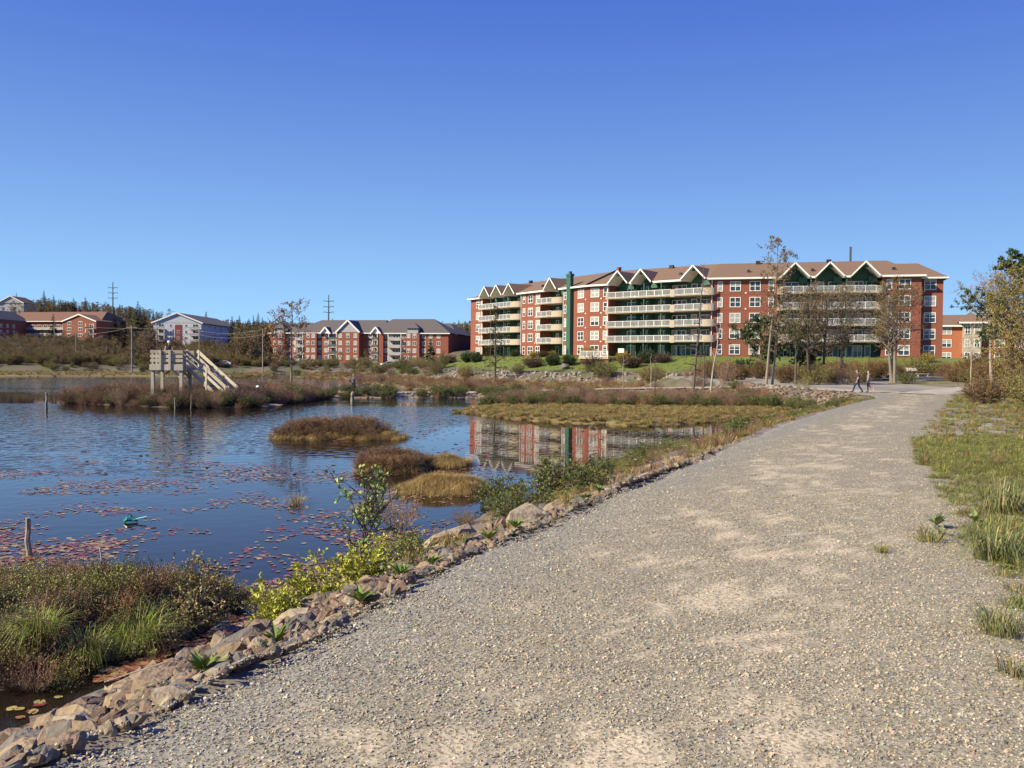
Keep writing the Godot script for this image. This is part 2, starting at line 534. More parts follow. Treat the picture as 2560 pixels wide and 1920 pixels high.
func water():
	var xs := ticks(-420, 70, 2.0, 0.1)
	var ds := ticks(0, 300, 2.0, 0.08)
	var v := PackedVector3Array()
	var uv := PackedVector2Array()
	var n := PackedVector3Array()
	var idx := PackedInt32Array()
	for d in ds:
		for x in xs:
			v.append(Vector3(x, WY, -d))
			uv.append(Vector2((x + 115.0) / 160.0, (160.0 - d) / 160.0))
			n.append(Vector3.UP)
	for r in ds.size() - 1:
		for k in xs.size() - 1:
			var a: int = r * xs.size() + k
			var w: int = xs.size()
			for q in [a, a + w + 1, a + 1, a, a + w, a + w + 1]: idx.append(q)
	var arr := []
	arr.resize(Mesh.ARRAY_MAX)
	arr[Mesh.ARRAY_VERTEX] = v
	arr[Mesh.ARRAY_NORMAL] = n
	arr[Mesh.ARRAY_TEX_UV] = uv
	arr[Mesh.ARRAY_INDEX] = idx
	var m := ArrayMesh.new()
	m.add_surface_from_arrays(Mesh.PRIMITIVE_TRIANGLES, arr)
	tag(inst(self, "water", m, M.water), "", "", "", "structure")

func gravel_tint(x: float, d: float) -> Color:
	# fine pale dust trodden into the middle, blue-grey crusher stone to the sides
	var l := lerp_table(PATH_L, d)
	var r := lerp_table(PATH_R, d)
	var t: float = (x - l) / (r - l)
	var dust := nz.get_noise_2d(x * 4.0, d * 2.4) * 0.5 + nz2.get_noise_2d(x * 4.0, d * 3.0) * 0.45 + nz.get_noise_2d(x * 13.0, d * 9.0) * 0.55
	dust += 0.26 - absf(t - 0.55) * 1.1
	var c := Color(0.39, 0.345, 0.24).lerp(Color(0.72, 0.61, 0.41), smoothstep(0.12, 0.5, dust))
	if t < 0.3: c = c.lerp(Color(0.345, 0.335, 0.275), smoothstep(0.3, 0.0, t) * 0.8)
	return c * (1.0 + 0.16 * nz.get_noise_2d(x * 5.0 + 9.0, d * 5.0))

func ribbon(called, pts: Array, half: float, mat, up: float, col: Color, steps := 6):
	var g := Geo.new()
	var line := []
	for q in pts.size() - 1:
		var m := ceili(pts[q].distance_to(pts[q + 1]) / 2.0)
		for k in m: line.append(pts[q].lerp(pts[q + 1], float(k) / m))
	line.append(pts[-1])
	for q in line.size():
		var f: Vector2 = (line[mini(q + 1, line.size() - 1)] - line[maxi(q - 1, 0)]).normalized()
		var s := Vector2(-f.y, f.x)
		for k in steps + 1:
			var t := float(k) / steps * 2.0 - 1.0
			var p: Vector2 = line[q] + s * t * (half + nz.get_noise_2d(line[q].x, line[q].y) * 0.35)
			g.v.append(Vector3(p.x, hgt(p.x, p.y) + up - (0.05 if absf(t) > 0.95 else 0.0), -p.y))
			g.c.append(col * (1.0 + 0.25 * nz.get_noise_2d(p.x * 3.0, p.y * 3.0)))
	for q in line.size() - 1:
		for k in steps:
			var a: int = q * (steps + 1) + k
			var w: int = steps + 1
			for e in [a, a + w + 1, a + 1, a, a + w, a + w + 1]: g.i.append(e)
	g.smooth()
	if g.n[0].y < 0.0:
		for q in range(0, g.i.size(), 3):
			var e := g.i[q + 1]
			g.i[q + 1] = g.i[q + 2]
			g.i[q + 2] = e
		g.smooth()
	return tag(inst(self, called, g.mesh(), mat), "", "", "", "structure")

func paths():
	var ds := []
	var d := -12.0
	while d < 68.0:
		ds.append(d)
		d += maxf(0.13, 0.013 * d) if d > 2.0 else 0.5
	var g := Geo.new()
	var w := 49
	for e in ds:
		var l := lerp_table(PATH_L, e) + nz.get_noise_2d(e * 2.0, 3.0) * 0.22 - 0.08
		var r := lerp_table(PATH_R, e) + nz.get_noise_2d(e * 1.3, 30.0) * 0.7 + 0.9
		for k in w:
			var t := float(k) / (w - 1)
			var x := lerpf(l, r, t)
			var y := lerp_table(PATH_Y, e) + 0.012 + 0.02 * nz.get_noise_2d(x * 0.9, e * 0.9) + 0.006 * nz.get_noise_2d(x * 6.0, e * 6.0)
			y = lerpf(y, minf(y, hgt(x, e)) - 0.05, smoothstep(0.05, 0.0, t)) - 0.05 * smoothstep(0.94, 1.0, t)
			g.v.append(Vector3(x, y, -e))
			g.c.append(gravel_tint(x, e))
	for q in ds.size() - 1:
		for k in w - 1:
			var a := q * w + k
			for j in [a, a + w + 1, a + 1, a, a + w, a + w + 1]: g.i.append(j)
	g.smooth()
	tag(inst(self, "gravel_path", g.mesh(), M.gravel), "", "", "", "structure")
	var c := []
	for q in range(0, 10): c.append(Vector2(CAUSE[q].x, CAUSE[q].z))
	ribbon("causeway_path", c, 1.75, M.gravel, 0.035, Color(0.56, 0.48, 0.35), 8)
	ribbon("side_path", [Vector2(30, 64), Vector2(36, 72), Vector2(42, 78), Vector2(60, 84)], 1.7, M.gravel, 0.05, Color(0.58, 0.52, 0.42), 8)
	ribbon("rest_area", [Vector2(44, 100), Vector2(51, 106), Vector2(58, 108), Vector2(66, 100)], 3.0, M.gravel, 0.06, Color(0.36, 0.33, 0.3), 8)
	var road := []
	for q in 4:
		var f: Vector2 = (FACADE[mini(q + 1, 3)] - FACADE[maxi(q - 1, 0)]).normalized()
		var s := Vector2(f.y, -f.x)
		road.push_front(FACADE[q] + s * 16.4)
	road.append(Vector2(-24, 214))
	road.append(Vector2(-36, 258))
	road.append(Vector2(-52, 284))
	road.append(Vector2(-80, 300))
	road.append(Vector2(-150, 306))
	ribbon("road", road, 2.1, M.asphalt, 0.06, Color.WHITE, 4)
	# loose stones on the path
	var shapes := []
	for q in 4: shapes.append(stone_shape(100 + q, Vector3(1, 0.55, 0.8), 1).mesh())
	var xfs := [[], [], [], []]
	var cols := [[], [], [], []]
	var greys := [Color(0.42, 0.385, 0.30), Color(0.37, 0.35, 0.285), Color(0.30, 0.28, 0.235), Color(0.48, 0.40, 0.265), Color(0.44, 0.38, 0.27), Color(0.50, 0.43, 0.30), Color(0.44, 0.33, 0.21), Color(0.25, 0.23, 0.19), Color(0.31, 0.305, 0.265), Color(0.20, 0.185, 0.155)]
	for band in [[1.8, 6.0, 4600, 0.003, 0.0098], [6.0, 11.0, 2100, 0.004, 0.0105], [11.0, 20.0, 420, 0.006, 0.0125], [20.0, 36.0, 40, 0.008, 0.015]]:
		var e: float = band[0]
		var area := 0.0
		while e < band[1]:
			area += (lerp_table(PATH_R, e) - lerp_table(PATH_L, e)) * 0.1
			e += 0.1
		for q in int(area * band[2]):
			var dd := rr(band[0], band[1])
			var l := lerp_table(PATH_L, dd) - 0.38
			var r := lerp_table(PATH_R, dd) + (0.9 if dd < 5.0 or rng.randf() < 0.6 else 3.0)
			var x := rr(l, r)
			if absf(x / dd) > 0.66: continue
			var clear := gravel_tint(x, dd).r
			if rng.randf() < smoothstep(0.46, 0.62, clear) * 0.85: continue
			var s := rr(band[3], band[4]) * (1.0 + 0.9 * pow(rng.randf(), 8.0))
			var k := rng.randi() % 4
			var t: float = (x - l) / (r - l)
			var y := lerp_table(PATH_Y, dd) + 0.012 + 0.02 * nz.get_noise_2d(x * 0.9, dd * 0.9) + 0.006 * nz.get_noise_2d(x * 6.0, dd * 6.0) - 0.05 * smoothstep(0.08, 0.0, t) - 0.04 * smoothstep(0.94, 1.0, t)
			if x < lerp_table(PATH_L, dd) or x > lerp_table(PATH_R, dd) + 0.8: y = maxf(y - 0.1, hgt(x, dd) + 0.01)
			xfs[k].append(spot(Vector3(x, y + s * 0.12, -dd), s, null, 0.6))
			cols[k].append(vary(pick(greys), 0.34))
	for k in 4: multi("gravel", "loose grey crushed stone strewn over the path", "gravel", shapes[k], M.pebble, xfs[k], cols[k])

# an angular stone: a cube cut flat by random planes
func stone_shape(sd: int, size: Vector3, n := 2) -> Geo:
	var r := RandomNumberGenerator.new()
	r.seed = sd
	var planes := []
	for q in 6:
		var t := Vector3(r.randf_range(-1, 1), r.randf_range(-1, 1), r.randf_range(-1, 1)).normalized()
		planes.append([t, r.randf_range(0.6, 0.9)])
	for q in 8:
		var t := Vector3(1 if q & 1 else -1, 1 if q & 2 else -1, 1 if q & 4 else -1) + Vector3(r.randf_range(-1, 1), r.randf_range(-1, 1), r.randf_range(-1, 1)) * 0.6
		planes.append([t.normalized(), r.randf_range(0.72, 1.15)])
	var g := Geo.new()
	var at := {}
	for f in 6:
		var ax := f / 2
		var sg := 1.0 if f % 2 == 0 else -1.0
		for a in n:
			for b in n:
				var k := []
				for o in [[0, 0], [1, 0], [1, 1], [0, 1]]:
					var p := Vector3.ZERO
					p[ax] = sg
					p[(ax + 1) % 3] = float(a + o[0]) / n * 2.0 - 1.0
					p[(ax + 2) % 3] = float(b + o[1]) / n * 2.0 - 1.0
					var key := "%.2f %.2f %.2f" % [p.x, p.y, p.z]
					if not at.has(key):
						at[key] = g.v.size()
						p += Vector3(r.randf_range(-1, 1), r.randf_range(-1, 1), r.randf_range(-1, 1)) * 0.22
						for pl in planes:
							var over: float = p.dot(pl[0]) - pl[1]
							if over > 0.0: p -= pl[0] * over
						g.v.append(p * size)
						g.c.append(Color.WHITE)
					k.append(at[key])
				for q in ([0, 1, 2, 0, 2, 3] if sg < 0 else [0, 2, 1, 0, 3, 2]): g.i.append(k[q])
	return g

# ---------------------------------------------------------------- buildings
func seg_frame(a: Vector2, b: Vector2, y: float) -> Transform3D:
	var u := Vector3(b.x - a.x, 0, -(b.y - a.y)).normalized()
	return Transform3D(Basis(u, Vector3.UP, Vector3(-u.z, 0, u.x)), Vector3(a.x, y, -a.y))

# offset of a plan polyline, mitred; positive is out of the facade
func offset_line(pts: Array, n: float) -> Array:
	var out := []
	for q in pts.size():
		var s := []
		for e in [[q - 1, q], [q, q + 1]]:
			if e[0] >= 0 and e[1] < pts.size():
				var f: Vector2 = (pts[e[1]] - pts[e[0]]).normalized()
				s.append(Vector2(f.y, -f.x))
		var m: Vector2 = s[0] if s.size() == 1 else (s[0] + s[1]).normalized() / cos(s[0].angle_to(s[1]) / 2.0)
		out.append(pts[q] + m * n)
	return out

var win_meshes := {}
# frame and panes of a window, shared by size; local x along the wall, y up from the sill, z out of it
func window_shape(w: float, h: float, cols: int, rows: int) -> Dictionary:
	var key := "%.2f %.2f %d %d" % [w, h, cols, rows]
	if not win_meshes.has(key):
		var g := Geo.new()
		var b := 0.11
		var z0 := -0.02
		var z1 := 0.07
		g.box(Vector3(-w / 2, 0, z0), Vector3(w / 2, b, z1 + 0.04))
		g.box(Vector3(-w / 2, h - b, z0), Vector3(w / 2, h, z1))
		g.box(Vector3(-w / 2, b, z0), Vector3(-w / 2 + b, h - b, z1))
		g.box(Vector3(w / 2 - b, b, z0), Vector3(w / 2, h - b, z1))
		var pw := (w - 2 * b) / cols
		var ph := (h - 2 * b) / rows
		for q in range(1, cols): g.box(Vector3(-w / 2 + b + pw * q - 0.055, b, z0), Vector3(-w / 2 + b + pw * q + 0.055, h - b, z1 - 0.008))
		for q in range(1, rows): g.box(Vector3(-w / 2 + b, b + ph * q - 0.045, z0), Vector3(w / 2 - b, b + ph * q + 0.045, z1 - 0.016))
		var p := Geo.new()
		p.box(Vector3(-pw / 2, 0, -0.02), Vector3(pw / 2, ph, 0.02))
		var at := []
		for a in cols:
			for e in rows: at.append(Vector3(-w / 2 + b + pw * (a + 0.5), b + ph * e, 0.0))
		win_meshes[key] = {"frame": g.mesh(), "pane": p.mesh(), "at": at, "pw": pw, "ph": ph}
	return win_meshes[key]

var blind_meshes := {}
func window(parent, xf: Transform3D, u, y, n, w, h, cols, rows, blind = -1.0, called = "window"):
	var s := window_shape(w, h, cols, rows)
	var o := Node3D.new()
	o.name = called
	parent.add_child(o, true)
	o.transform = Transform3D(xf.basis, xf * Vector3(u, y, n))
	inst(o, "frame", s.frame, M.white_paint)
	for a in s.at: inst(o, "pane", s.pane, M.glass, Transform3D(Basis(), a))
	if blind < 0.0: blind = pick([0.0, 0.3, 0.5, 0.55, 1.0, 1.0, 0.9, 0.0])
	blind = snappedf(blind, 0.25)
	if blind > 0.0:
		var key := "%.2f %.2f %.2f" % [w, h, blind]
		if not blind_meshes.has(key):
			var g := Geo.new()
			g.box(Vector3(-w / 2 + 0.1, h - 0.1 - (h - 0.2) * blind, 0.0), Vector3(w / 2 - 0.1, h - 0.1, 0.032))
			blind_meshes[key] = g.mesh()
		inst(o, "blind", blind_meshes[key], M.blind)
	return o

# a roof slab from four corners
func slab(g: Geo, a: Vector3, b: Vector3, c: Vector3, e: Vector3, t: float):
	var dn := Vector3(0, -t, 0)
	g.quad(a, b, c, e, Color.WHITE)
	g.quad(a + dn, e + dn, c + dn, b + dn, Color.WHITE)
	g.quad(a, a + dn, b + dn, b, Color.WHITE)
	g.quad(b, b + dn, c + dn, c, Color.WHITE)
	g.quad(c, c + dn, e + dn, e, Color.WHITE)
	g.quad(e, e + dn, a + dn, a, Color.WHITE)

func boxpart(parent, called, mat, xf, lo, hi, label = ""):
	var g := Geo.new()
	g.box(lo, hi)
	var o = inst(parent, called, g.mesh(), mat, xf)
	if label: o.set_meta("label", label)
	return o

# white railing along u at distance n from the wall plane: posts, two rails and balusters
func railing(parent, xf, u0: float, u1: float, n: float, y: float, step := 1.6, gap := 0.15):
	var g := Geo.new()
	var m := maxi(1, roundi((u1 - u0) / step))
	for q in m + 1:
		var u := lerpf(u0, u1, float(q) / m)
		g.box(Vector3(u - 0.045, y, n - 0.045), Vector3(u + 0.045, y + HANDRAIL, n + 0.045))
	g.box(Vector3(u0, y + HANDRAIL - 0.02, n - 0.05), Vector3(u1, y + HANDRAIL + 0.05, n + 0.05))
	g.box(Vector3(u0, y + 0.08, n - 0.03), Vector3(u1, y + 0.15, n + 0.03))
	var u := u0 + gap
	while u < u1:
		g.box(Vector3(u - 0.016, y + 0.15, n - 0.016), Vector3(u + 0.016, y + HANDRAIL - 0.02, n + 0.016))
		u += gap
	inst(parent, "railing", g.mesh(), M.white_rail, xf)

# beige balcony front that curves back to the wall at its right end
func curved_front(parent, xf, u0, u1, n, y):
	var g := Geo.new()
	var pts := []
	for q in 9:
		var a := PI / 2 * q / 8
		pts.append(Vector2(u0 + (u1 - u0) * sin(a), n * cos(a) - 0.02))
	for q in 8:
		var a: Vector2 = pts[q]
		var b: Vector2 = pts[q + 1]
		g.quad(Vector3(a.x, y - 0.18, a.y), Vector3(b.x, y - 0.18, b.y), Vector3(b.x, y + HANDRAIL, b.y), Vector3(a.x, y + HANDRAIL, a.y), Color.WHITE)
		g.quad(Vector3(a.x, y - 0.18, a.y - 0.12), Vector3(b.x, y - 0.18, b.y - 0.12), Vector3(b.x, y + HANDRAIL, b.y - 0.12), Vector3(a.x, y + HANDRAIL, a.y - 0.12), Color.WHITE)
		g.quad(Vector3(a.x, y + HANDRAIL, a.y), Vector3(b.x, y + HANDRAIL, b.y), Vector3(b.x, y + HANDRAIL, b.y - 0.12), Vector3(a.x, y + HANDRAIL, a.y - 0.12), Color.WHITE)
	inst(parent, "curved_front", g.mesh(), M.beige, xf)

const ST := 2.75
func main_block():
	var base := 3.3
	var pts := [FACADE[0], FACADE[1], FACADE[2], FACADE[3]]
	var b = thing("apartment_block", "long red brick five storey apartment block with brown roof and white balconies", "building")
	var X := [seg_frame(pts[0], pts[1], base), seg_frame(pts[1], pts[2], base), seg_frame(pts[2], pts[3], base)]
	var L := [45.3, 25.2, 35.1]
	var E := 13.75
	# core behind the facade, a mitred prism
	var f := offset_line(pts, -2.8)
	var k := offset_line(pts, -16.0)
	var g := Geo.new()
	for q in 3:
		var a := Vector3(f[q].x, base - 1.5, -f[q].y)
		var c := Vector3(f[q + 1].x, base - 1.5, -f[q + 1].y)
		var e := Vector3(k[q + 1].x, base - 1.5, -k[q + 1].y)
		var h := Vector3(k[q].x, base - 1.5, -k[q].y)
		var up := Vector3(0, E + 1.5, 0)
		g.quad(a, c, c + up, a + up, Color.WHITE)
		g.quad(e, h, h + up, e + up, Color.WHITE)
		g.quad(a + up, c + up, e + up, h + up, Color.WHITE)
		if q == 0: g.quad(h, a, a + up, h + up, Color.WHITE)
		if q == 2: g.quad(c, e, e + up, c + up, Color.WHITE)
	inst(b, "inner_wall", g.mesh(), M.green_paint)
	# brick bays: segment, from, to
	for w in [[0, 0.0, 5.3], [0, 21.5, 28.8], [0, 36.9, 45.3], [1, 0.0, 4.6], [2, 0.3, 11.6], [2, 28.4, 34.4]]:
		boxpart(b, "wall", M.brick, X[w[0]], Vector3(w[1], -1.5, -2.85), Vector3(w[2], E, 0.0))
		for q in range(1, 5):
			boxpart(b, "brick_band", M.brick_band, X[w[0]], Vector3(w[1] + 0.02, q * ST - 0.12, 0.0), Vector3(w[2] - 0.02, q * ST + 0.02, 0.012))
	boxpart(b, "end_wall", M.brick, X[2], Vector3(34.35, -1.5, -15.9), Vector3(38.0, E - 0.3, -1.5))
	boxpart(b, "end_wall", M.brick, X[0], Vector3(-0.15, -1.5, -15.9), Vector3(0.0, E, 0.0))
	# windows: segment, u, width, n
	var bays := [[0, 3.33, 1.85, 0], [0, 5.0, 0.62, 0], [0, 22.75, 0.95, 0], [0, 25.2, 1.85, 0], [0, 28.0, 1.5, 0], [0, 37.95, 1.3, 0], [0, 42.8, 1.95, 0], [1, 1.4, 1.95, 0], [1, 3.8, 0.95, 0], [2, 2.0, 0.9, 0], [2, 4.57, 1.85, 0], [2, 7.88, 1.85, 0], [2, 10.55, 0.9, 0], [2, 29.45, 0.9, 0], [2, 31.85, 1.85, 0], [2, 36.0, 1.85, -1.5]]
	for w in bays:
		for q in 5:
			window(b, X[w[0]], w[1], q * ST + 0.42, w[3], w[2], 1.75, 2 if w[2] > 1.1 else 1, 2)
	# small white vents between the rows
	for w in [[0, 26.9], [0, 44.2], [1, 2.7], [2, 6.2]]:
		for q in range(1, 5): boxpart(b, "vent", M.white_paint, X[w[0]], Vector3(w[1], q * ST + 0.0, 0.0), Vector3(w[1] + 0.25, q * ST + 0.25, 0.08))
	# balconies: segment, from, to, where the beige front begins, piers
	for w in [[0, 5.2, 21.5, 18.8, []], [0, 28.9, 36.85, 34.2, []], [1, 4.55, 26.6, 24.7, [[4.5, 5.0], [18.3, 19.15]]], [2, 11.6, 28.9, 27.3, [[11.5, 12.5]]]]:
		var x: Transform3D = X[w[0]]
		for q in range(1, 5):
			var y: float = q * ST
			var o := Node3D.new()
			o.name = "balcony"
			b.add_child(o, true)
			boxpart(o, "floor_slab", M.beige, x, Vector3(w[1], y - 0.14, -2.8), Vector3(w[3] + 0.1, y, 1.05))
			boxpart(o, "floor_slab", M.beige, x, Vector3(w[3] + 0.1, y - 0.2, -2.8), Vector3(w[3] + (w[2] - w[3]) * 0.75, y - 0.02, 0.55))
			var u0: float = w[1]
			for pr in w[4]:
				boxpart(o, "pier", M.beige, x, Vector3(pr[0], y - 0.26, 0.85), Vector3(pr[1], y + HANDRAIL, 1.08))
				if pr[0] > u0 + 0.5: railing(o, x, u0, pr[0], 0.98, y)
				u0 = pr[1]
			railing(o, x, u0, w[3], 0.98, y)
			curved_front(o, x, w[3], w[2], 1.07, y)
			g = Geo.new()
			g.box(Vector3(w[1] - 0.02, y - 0.24, 0.0), Vector3(w[1] + 0.08, y + HANDRAIL, 1.0))
			inst(o, "side_panel", g.mesh(), M.white_rail, x)
	# doors and windows inside the balconies: segment, u, width, height, kind
	for w in [[0, 7.6, 1.2, 1.6], [0, 10.4, 1.0, 2.1], [0, 13.0, 2.6, 2.1], [0, 16.4, 1.0, 2.1], [0, 18.6, 2.4, 2.1], [0, 31.2, 1.0, 2.1], [0, 34.3, 2.4, 2.1], [1, 7.5, 1.0, 2.1], [1, 9.0, 2.2, 2.1], [1, 11.7, 1.2, 1.9], [1, 14.9, 2.2, 2.1], [1, 17.1, 1.0, 2.1], [1, 18.6, 1.9, 2.1], [1, 21.1, 1.2, 1.9], [1, 23.6, 2.4, 2.1], [2, 14.0, 2.4, 2.1], [2, 16.3, 1.0, 2.1], [2, 18.4, 1.9, 2.1], [2, 21.0, 1.9, 2.1], [2, 23.7, 1.0, 2.1], [2, 25.0, 1.5, 2.1], [2, 26.6, 1.0, 2.1]]:
		for q in 5:
			window(b, X[w[0]], w[1], q * ST + 0.05 + (0.3 if w[3] < 2.0 else 0.0), -2.78, w[2], w[3], 2 if w[2] > 1.3 else 1, 1, pick([0.0, 0.0, 0.0, 0.0, 0.5, 1.0]), "balcony_door" if w[3] > 2.0 else "window")
	# green fins and posts standing in the balconies
	for w in [[0, 10.0], [0, 15.6], [1, 9.95], [1, 12.6], [1, 16.2], [2, 17.0], [2, 22.7]]:
		boxpart(b, "post", M.green_paint, X[w[0]], Vector3(w[1] - 0.08, 0, 0.55), Vector3(w[1] + 0.08, E - 0.2, 0.71))
		boxpart(b, "divider", M.green_paint, X[w[0]], Vector3(w[1] - 0.06, 0, -2.8), Vector3(w[1] + 0.06, E - 0.2, -1.0))
	# top floor bays in lighter green under the gables
	for w in [[0, 8.0], [0, 13.2], [0, 18.5], [0, 33.8], [1, 7.2], [1, 12.2], [1, 22.8], [2, 14.4], [2, 20.0], [2, 25.6]]:
		boxpart(b, "bay_hood", M.green_paint, X[w[0]], Vector3(w[1] + 0.8, E - 1.0, -2.8), Vector3(w[1] + 2.1, E + 0.1, -1.2))
	# main roof
	var eave := offset_line(pts, 0.75)
	var ridge := offset_line(pts, -8.0)
	var rear := offset_line(pts, -16.7)
	var d0: Vector2 = (pts[1] - pts[0]).normalized()
	var d3: Vector2 = (pts[3] - pts[2]).normalized()
	eave[0] -= d0 * 0.7; rear[0] -= d0 * 0.7; ridge[0] += d0 * 7.2
	eave[3] -= d3 * 0.1; rear[3] += d3 * 0.6; ridge[3] -= d3 * 5.0
	var ey := base + E
	var ry := ey + 3.45
	var at := func(p: Vector2, y: float) -> Vector3: return Vector3(p.x, y, -p.y)
	var rf := Geo.new()
	var gables := [[0, 8.05, 2.15], [0, 13.2, 2.25], [0, 18.4, 2.2], [0, 33.9, 2.15], [1, 7.2, 2.1], [1, 12.2, 2.1], [1, 22.8, 2.35], [2, 14.4, 2.25], [2, 20.0, 2.2], [2, 25.6, 2.2]]
	var ef := Geo.new()
	var sf := Geo.new()
	for q in 3:
		# the front slope is cut back where a gable roof runs out over the balconies
		var iv: Transform3D = X[q].affine_inverse()
		var e0: Vector3 = iv * at.call(eave[q], ey)
		var e1: Vector3 = iv * at.call(eave[q + 1], ey)
		var h0: Vector3 = iv * at.call(ridge[q], ry)
		var h1: Vector3 = iv * at.call(ridge[q + 1], ry)
		var cuts := []
		for w in gables:
			if w[0] == q: cuts.append([w[1] - w[2], w[1] + w[2]])
		cuts.append([e1.x, e1.x])
		var a := e0
		var ah := h0
		for c in cuts:
			var last: bool = c[0] == e1.x
			var eb := e1 if last else Vector3(c[0], e0.y, e0.z)
			var bh := h1 if last else Vector3(clampf(c[0], h0.x, h1.x), h0.y, h0.z)
			slab(rf, X[q] * a, X[q] * eb, X[q] * bh, X[q] * ah, 0.18)
			ef.bar(X[q] * (a + Vector3(0, -0.1, 0)), X[q] * (eb + Vector3(0, -0.1, 0)), 0.1, 0.3)
			slab(sf, X[q] * (a + Vector3(0, -0.2, 0)), X[q] * (eb + Vector3(0, -0.2, 0)), X[q] * Vector3(eb.x, eb.y - 0.2, -0.3), X[q] * Vector3(a.x, a.y - 0.2, -0.3), 0.05)
			if not last:
				# valleys: the slope runs down to either side of the gable
				var t := 2.35 / (h0.y - e0.y)
				var mid: float = (c[0] + c[1]) / 2.0
				var v := Vector3(mid, lerpf(e0.y, h0.y, t), lerpf(e0.z, h0.z, t))
				var hm := Vector3(clampf(mid, h0.x, h1.x), h0.y, h0.z)
				a = Vector3(c[1], e0.y, e0.z)
				ah = Vector3(clampf(c[1], h0.x, h1.x), h0.y, h0.z)
				slab(rf, X[q] * eb, X[q] * v, X[q] * hm, X[q] * bh, 0.1)
				slab(rf, X[q] * v, X[q] * a, X[q] * ah, X[q] * hm, 0.1)
		slab(rf, at.call(rear[q + 1], ey), at.call(rear[q], ey), at.call(ridge[q], ry), at.call(ridge[q + 1], ry), 0.18)
	rf.tri(at.call(rear[0], ey), at.call(eave[0], ey), at.call(ridge[0], ry), Color.WHITE)
	rf.tri(at.call(eave[3], ey), at.call(rear[3], ey), at.call(ridge[3], ry), Color.WHITE)
	var roof = inst(b, "roof", rf.mesh(), M.shingle)
	ef.bar(at.call(eave[0], ey - 0.1), at.call(rear[0], ey - 0.1), 0.1, 0.3)
	inst(roof, "gutter", ef.mesh(), M.white_paint)
	inst(roof, "soffit", sf.mesh(), M.white_paint)
	# firewall line across the roof at the first bend
	var fw := Geo.new()
	fw.bar(at.call(eave[1], ey + 0.1), at.call(ridge[1], ry + 0.12), 0.3, 0.35)
	inst(roof, "roof_parapet", fw.mesh(), M.dark)
	# gables over the balconies
	for w in gables:
		var o := Node3D.new()
		o.name = "gable"
		b.add_child(o, true)
		var x: Transform3D = X[w[0]]
		var c: float = w[1]
		var hw: float = w[2]
		var t := 2.35
		var gg := Geo.new()
		for s in [-1.0, 1.0]:
			slab(gg, Vector3(c + s * (hw + 0.12), E - 0.05, 1.35), Vector3(c, E + t, 1.35), Vector3(c, E + t, -5.6), Vector3(c + s * (hw + 0.12), E - 0.05, 0.5), 0.14)
		inst(o, "gable_roof", gg.mesh(), M.shingle, x)
		gg = Geo.new()
		for s in [-1.0, 1.0]: gg.bar(Vector3(c + s * (hw + 0.1), E - 0.08, 1.38), Vector3(c, E + t - 0.02, 1.38), 0.06, 0.23)
		inst(o, "barge_board", gg.mesh(), M.white_paint, x)
		gg = Geo.new()
		for s in [-1.0, 1.0]:
			slab(gg, Vector3(c + s * hw, E - 0.2, 1.3), Vector3(c, E + t - 0.2, 1.3), Vector3(c, E + t - 0.2, -2.7), Vector3(c + s * hw, E - 0.2, -2.7), 0.03)
		inst(o, "soffit", gg.mesh(), M.white_paint, x)
		gg = Geo.new()
		gg.extrude(PackedVector2Array([Vector2(c - hw, E - 0.3), Vector2(c + hw, E - 0.3), Vector2(c, E + t - 0.25)]), -2.76, -2.5, Color.WHITE)
		inst(o, "gable_wall", gg.mesh(), M.green_paint, x)
		gg = Geo.new()
		gg.extrude(PackedVector2Array([Vector2(c - 0.6, E + t - 0.95), Vector2(c + 0.6, E + t - 0.95), Vector2(c, E + t - 0.35)]), 0.6, 0.7, Color.WHITE)
		inst(o, "collar_panel", gg.mesh(), M.green_paint, x)
	# roof of the set-back end
	var he := Geo.new()
	var x2: Transform3D = X[2]
	var c0 := x2 * Vector3(33.6, E - 0.3, -0.8)
	var c1 := x2 * Vector3(38.7, E - 0.3, -0.8)
	var c2 := x2 * Vector3(38.7, E - 0.3, -16.6)
	var c3 := x2 * Vector3(33.6, E - 0.3, -16.6)
	var r0 := x2 * Vector3(29.0, E + 2.9, -8.4)
	var r1 := x2 * Vector3(35.2, E + 2.9, -8.4)
	slab(he, c0, c1, r1, r0, 0.15)
	slab(he, c2, c3, r0, r1, 0.15)
	he.tri(c1, c2, r1, Color.WHITE)
	inst(b, "roof", he.mesh(), M.shingle)
	he = Geo.new()
	he.bar(c0 + Vector3(0, -0.08, 0), c1 + Vector3(0, -0.08, 0), 0.1, 0.26)
	he.bar(c1 + Vector3(0, -0.08, 0), c2 + Vector3(0, -0.08, 0), 0.1, 0.26)
	inst(b, "gutter", he.mesh(), M.white_paint)
	# downpipes
	for w in [[0, 21.7], [0, 5.05], [0, 37.1], [1, 4.4], [2, 0.6], [2, 22.75]]:
		var dp := Geo.new()
		dp.tube([Vector3(w[1], -0.8, 0.12), Vector3(w[1], E - 0.3, 0.12)], [0.07, 0.07], 6, Color.WHITE)
		inst(b, "downpipe", dp.mesh(), M.white_paint, X[w[0]])
	# tall green chimney
	var ch := Node3D.new()
	ch.name = "chimney"
	b.add_child(ch)
	boxpart(ch, "shaft", M.green_paint, X[0], Vector3(39.0, -0.4, 0.02), Vector3(40.3, E + 2.2, 0.8))
	boxpart(ch, "shaft_head", M.green_paint, X[0], Vector3(38.92, E + 2.2, -0.1), Vector3(40.38, E + 2.7, 0.88))
	boxpart(ch, "cap", M.steel, X[0], Vector3(39.4, E + 2.7, 0.1), Vector3(39.9, E + 3.2, 0.6))
	boxpart(ch, "hatch", M.dark, X[0], Vector3(39.3, 0.6, 0.8), Vector3(39.9, 1.5, 0.83))
	boxpart(b, "plinth", M.concrete, X[0], Vector3(36.4, -1.6, 0.0), Vector3(43.9, -0.35, 1.9))
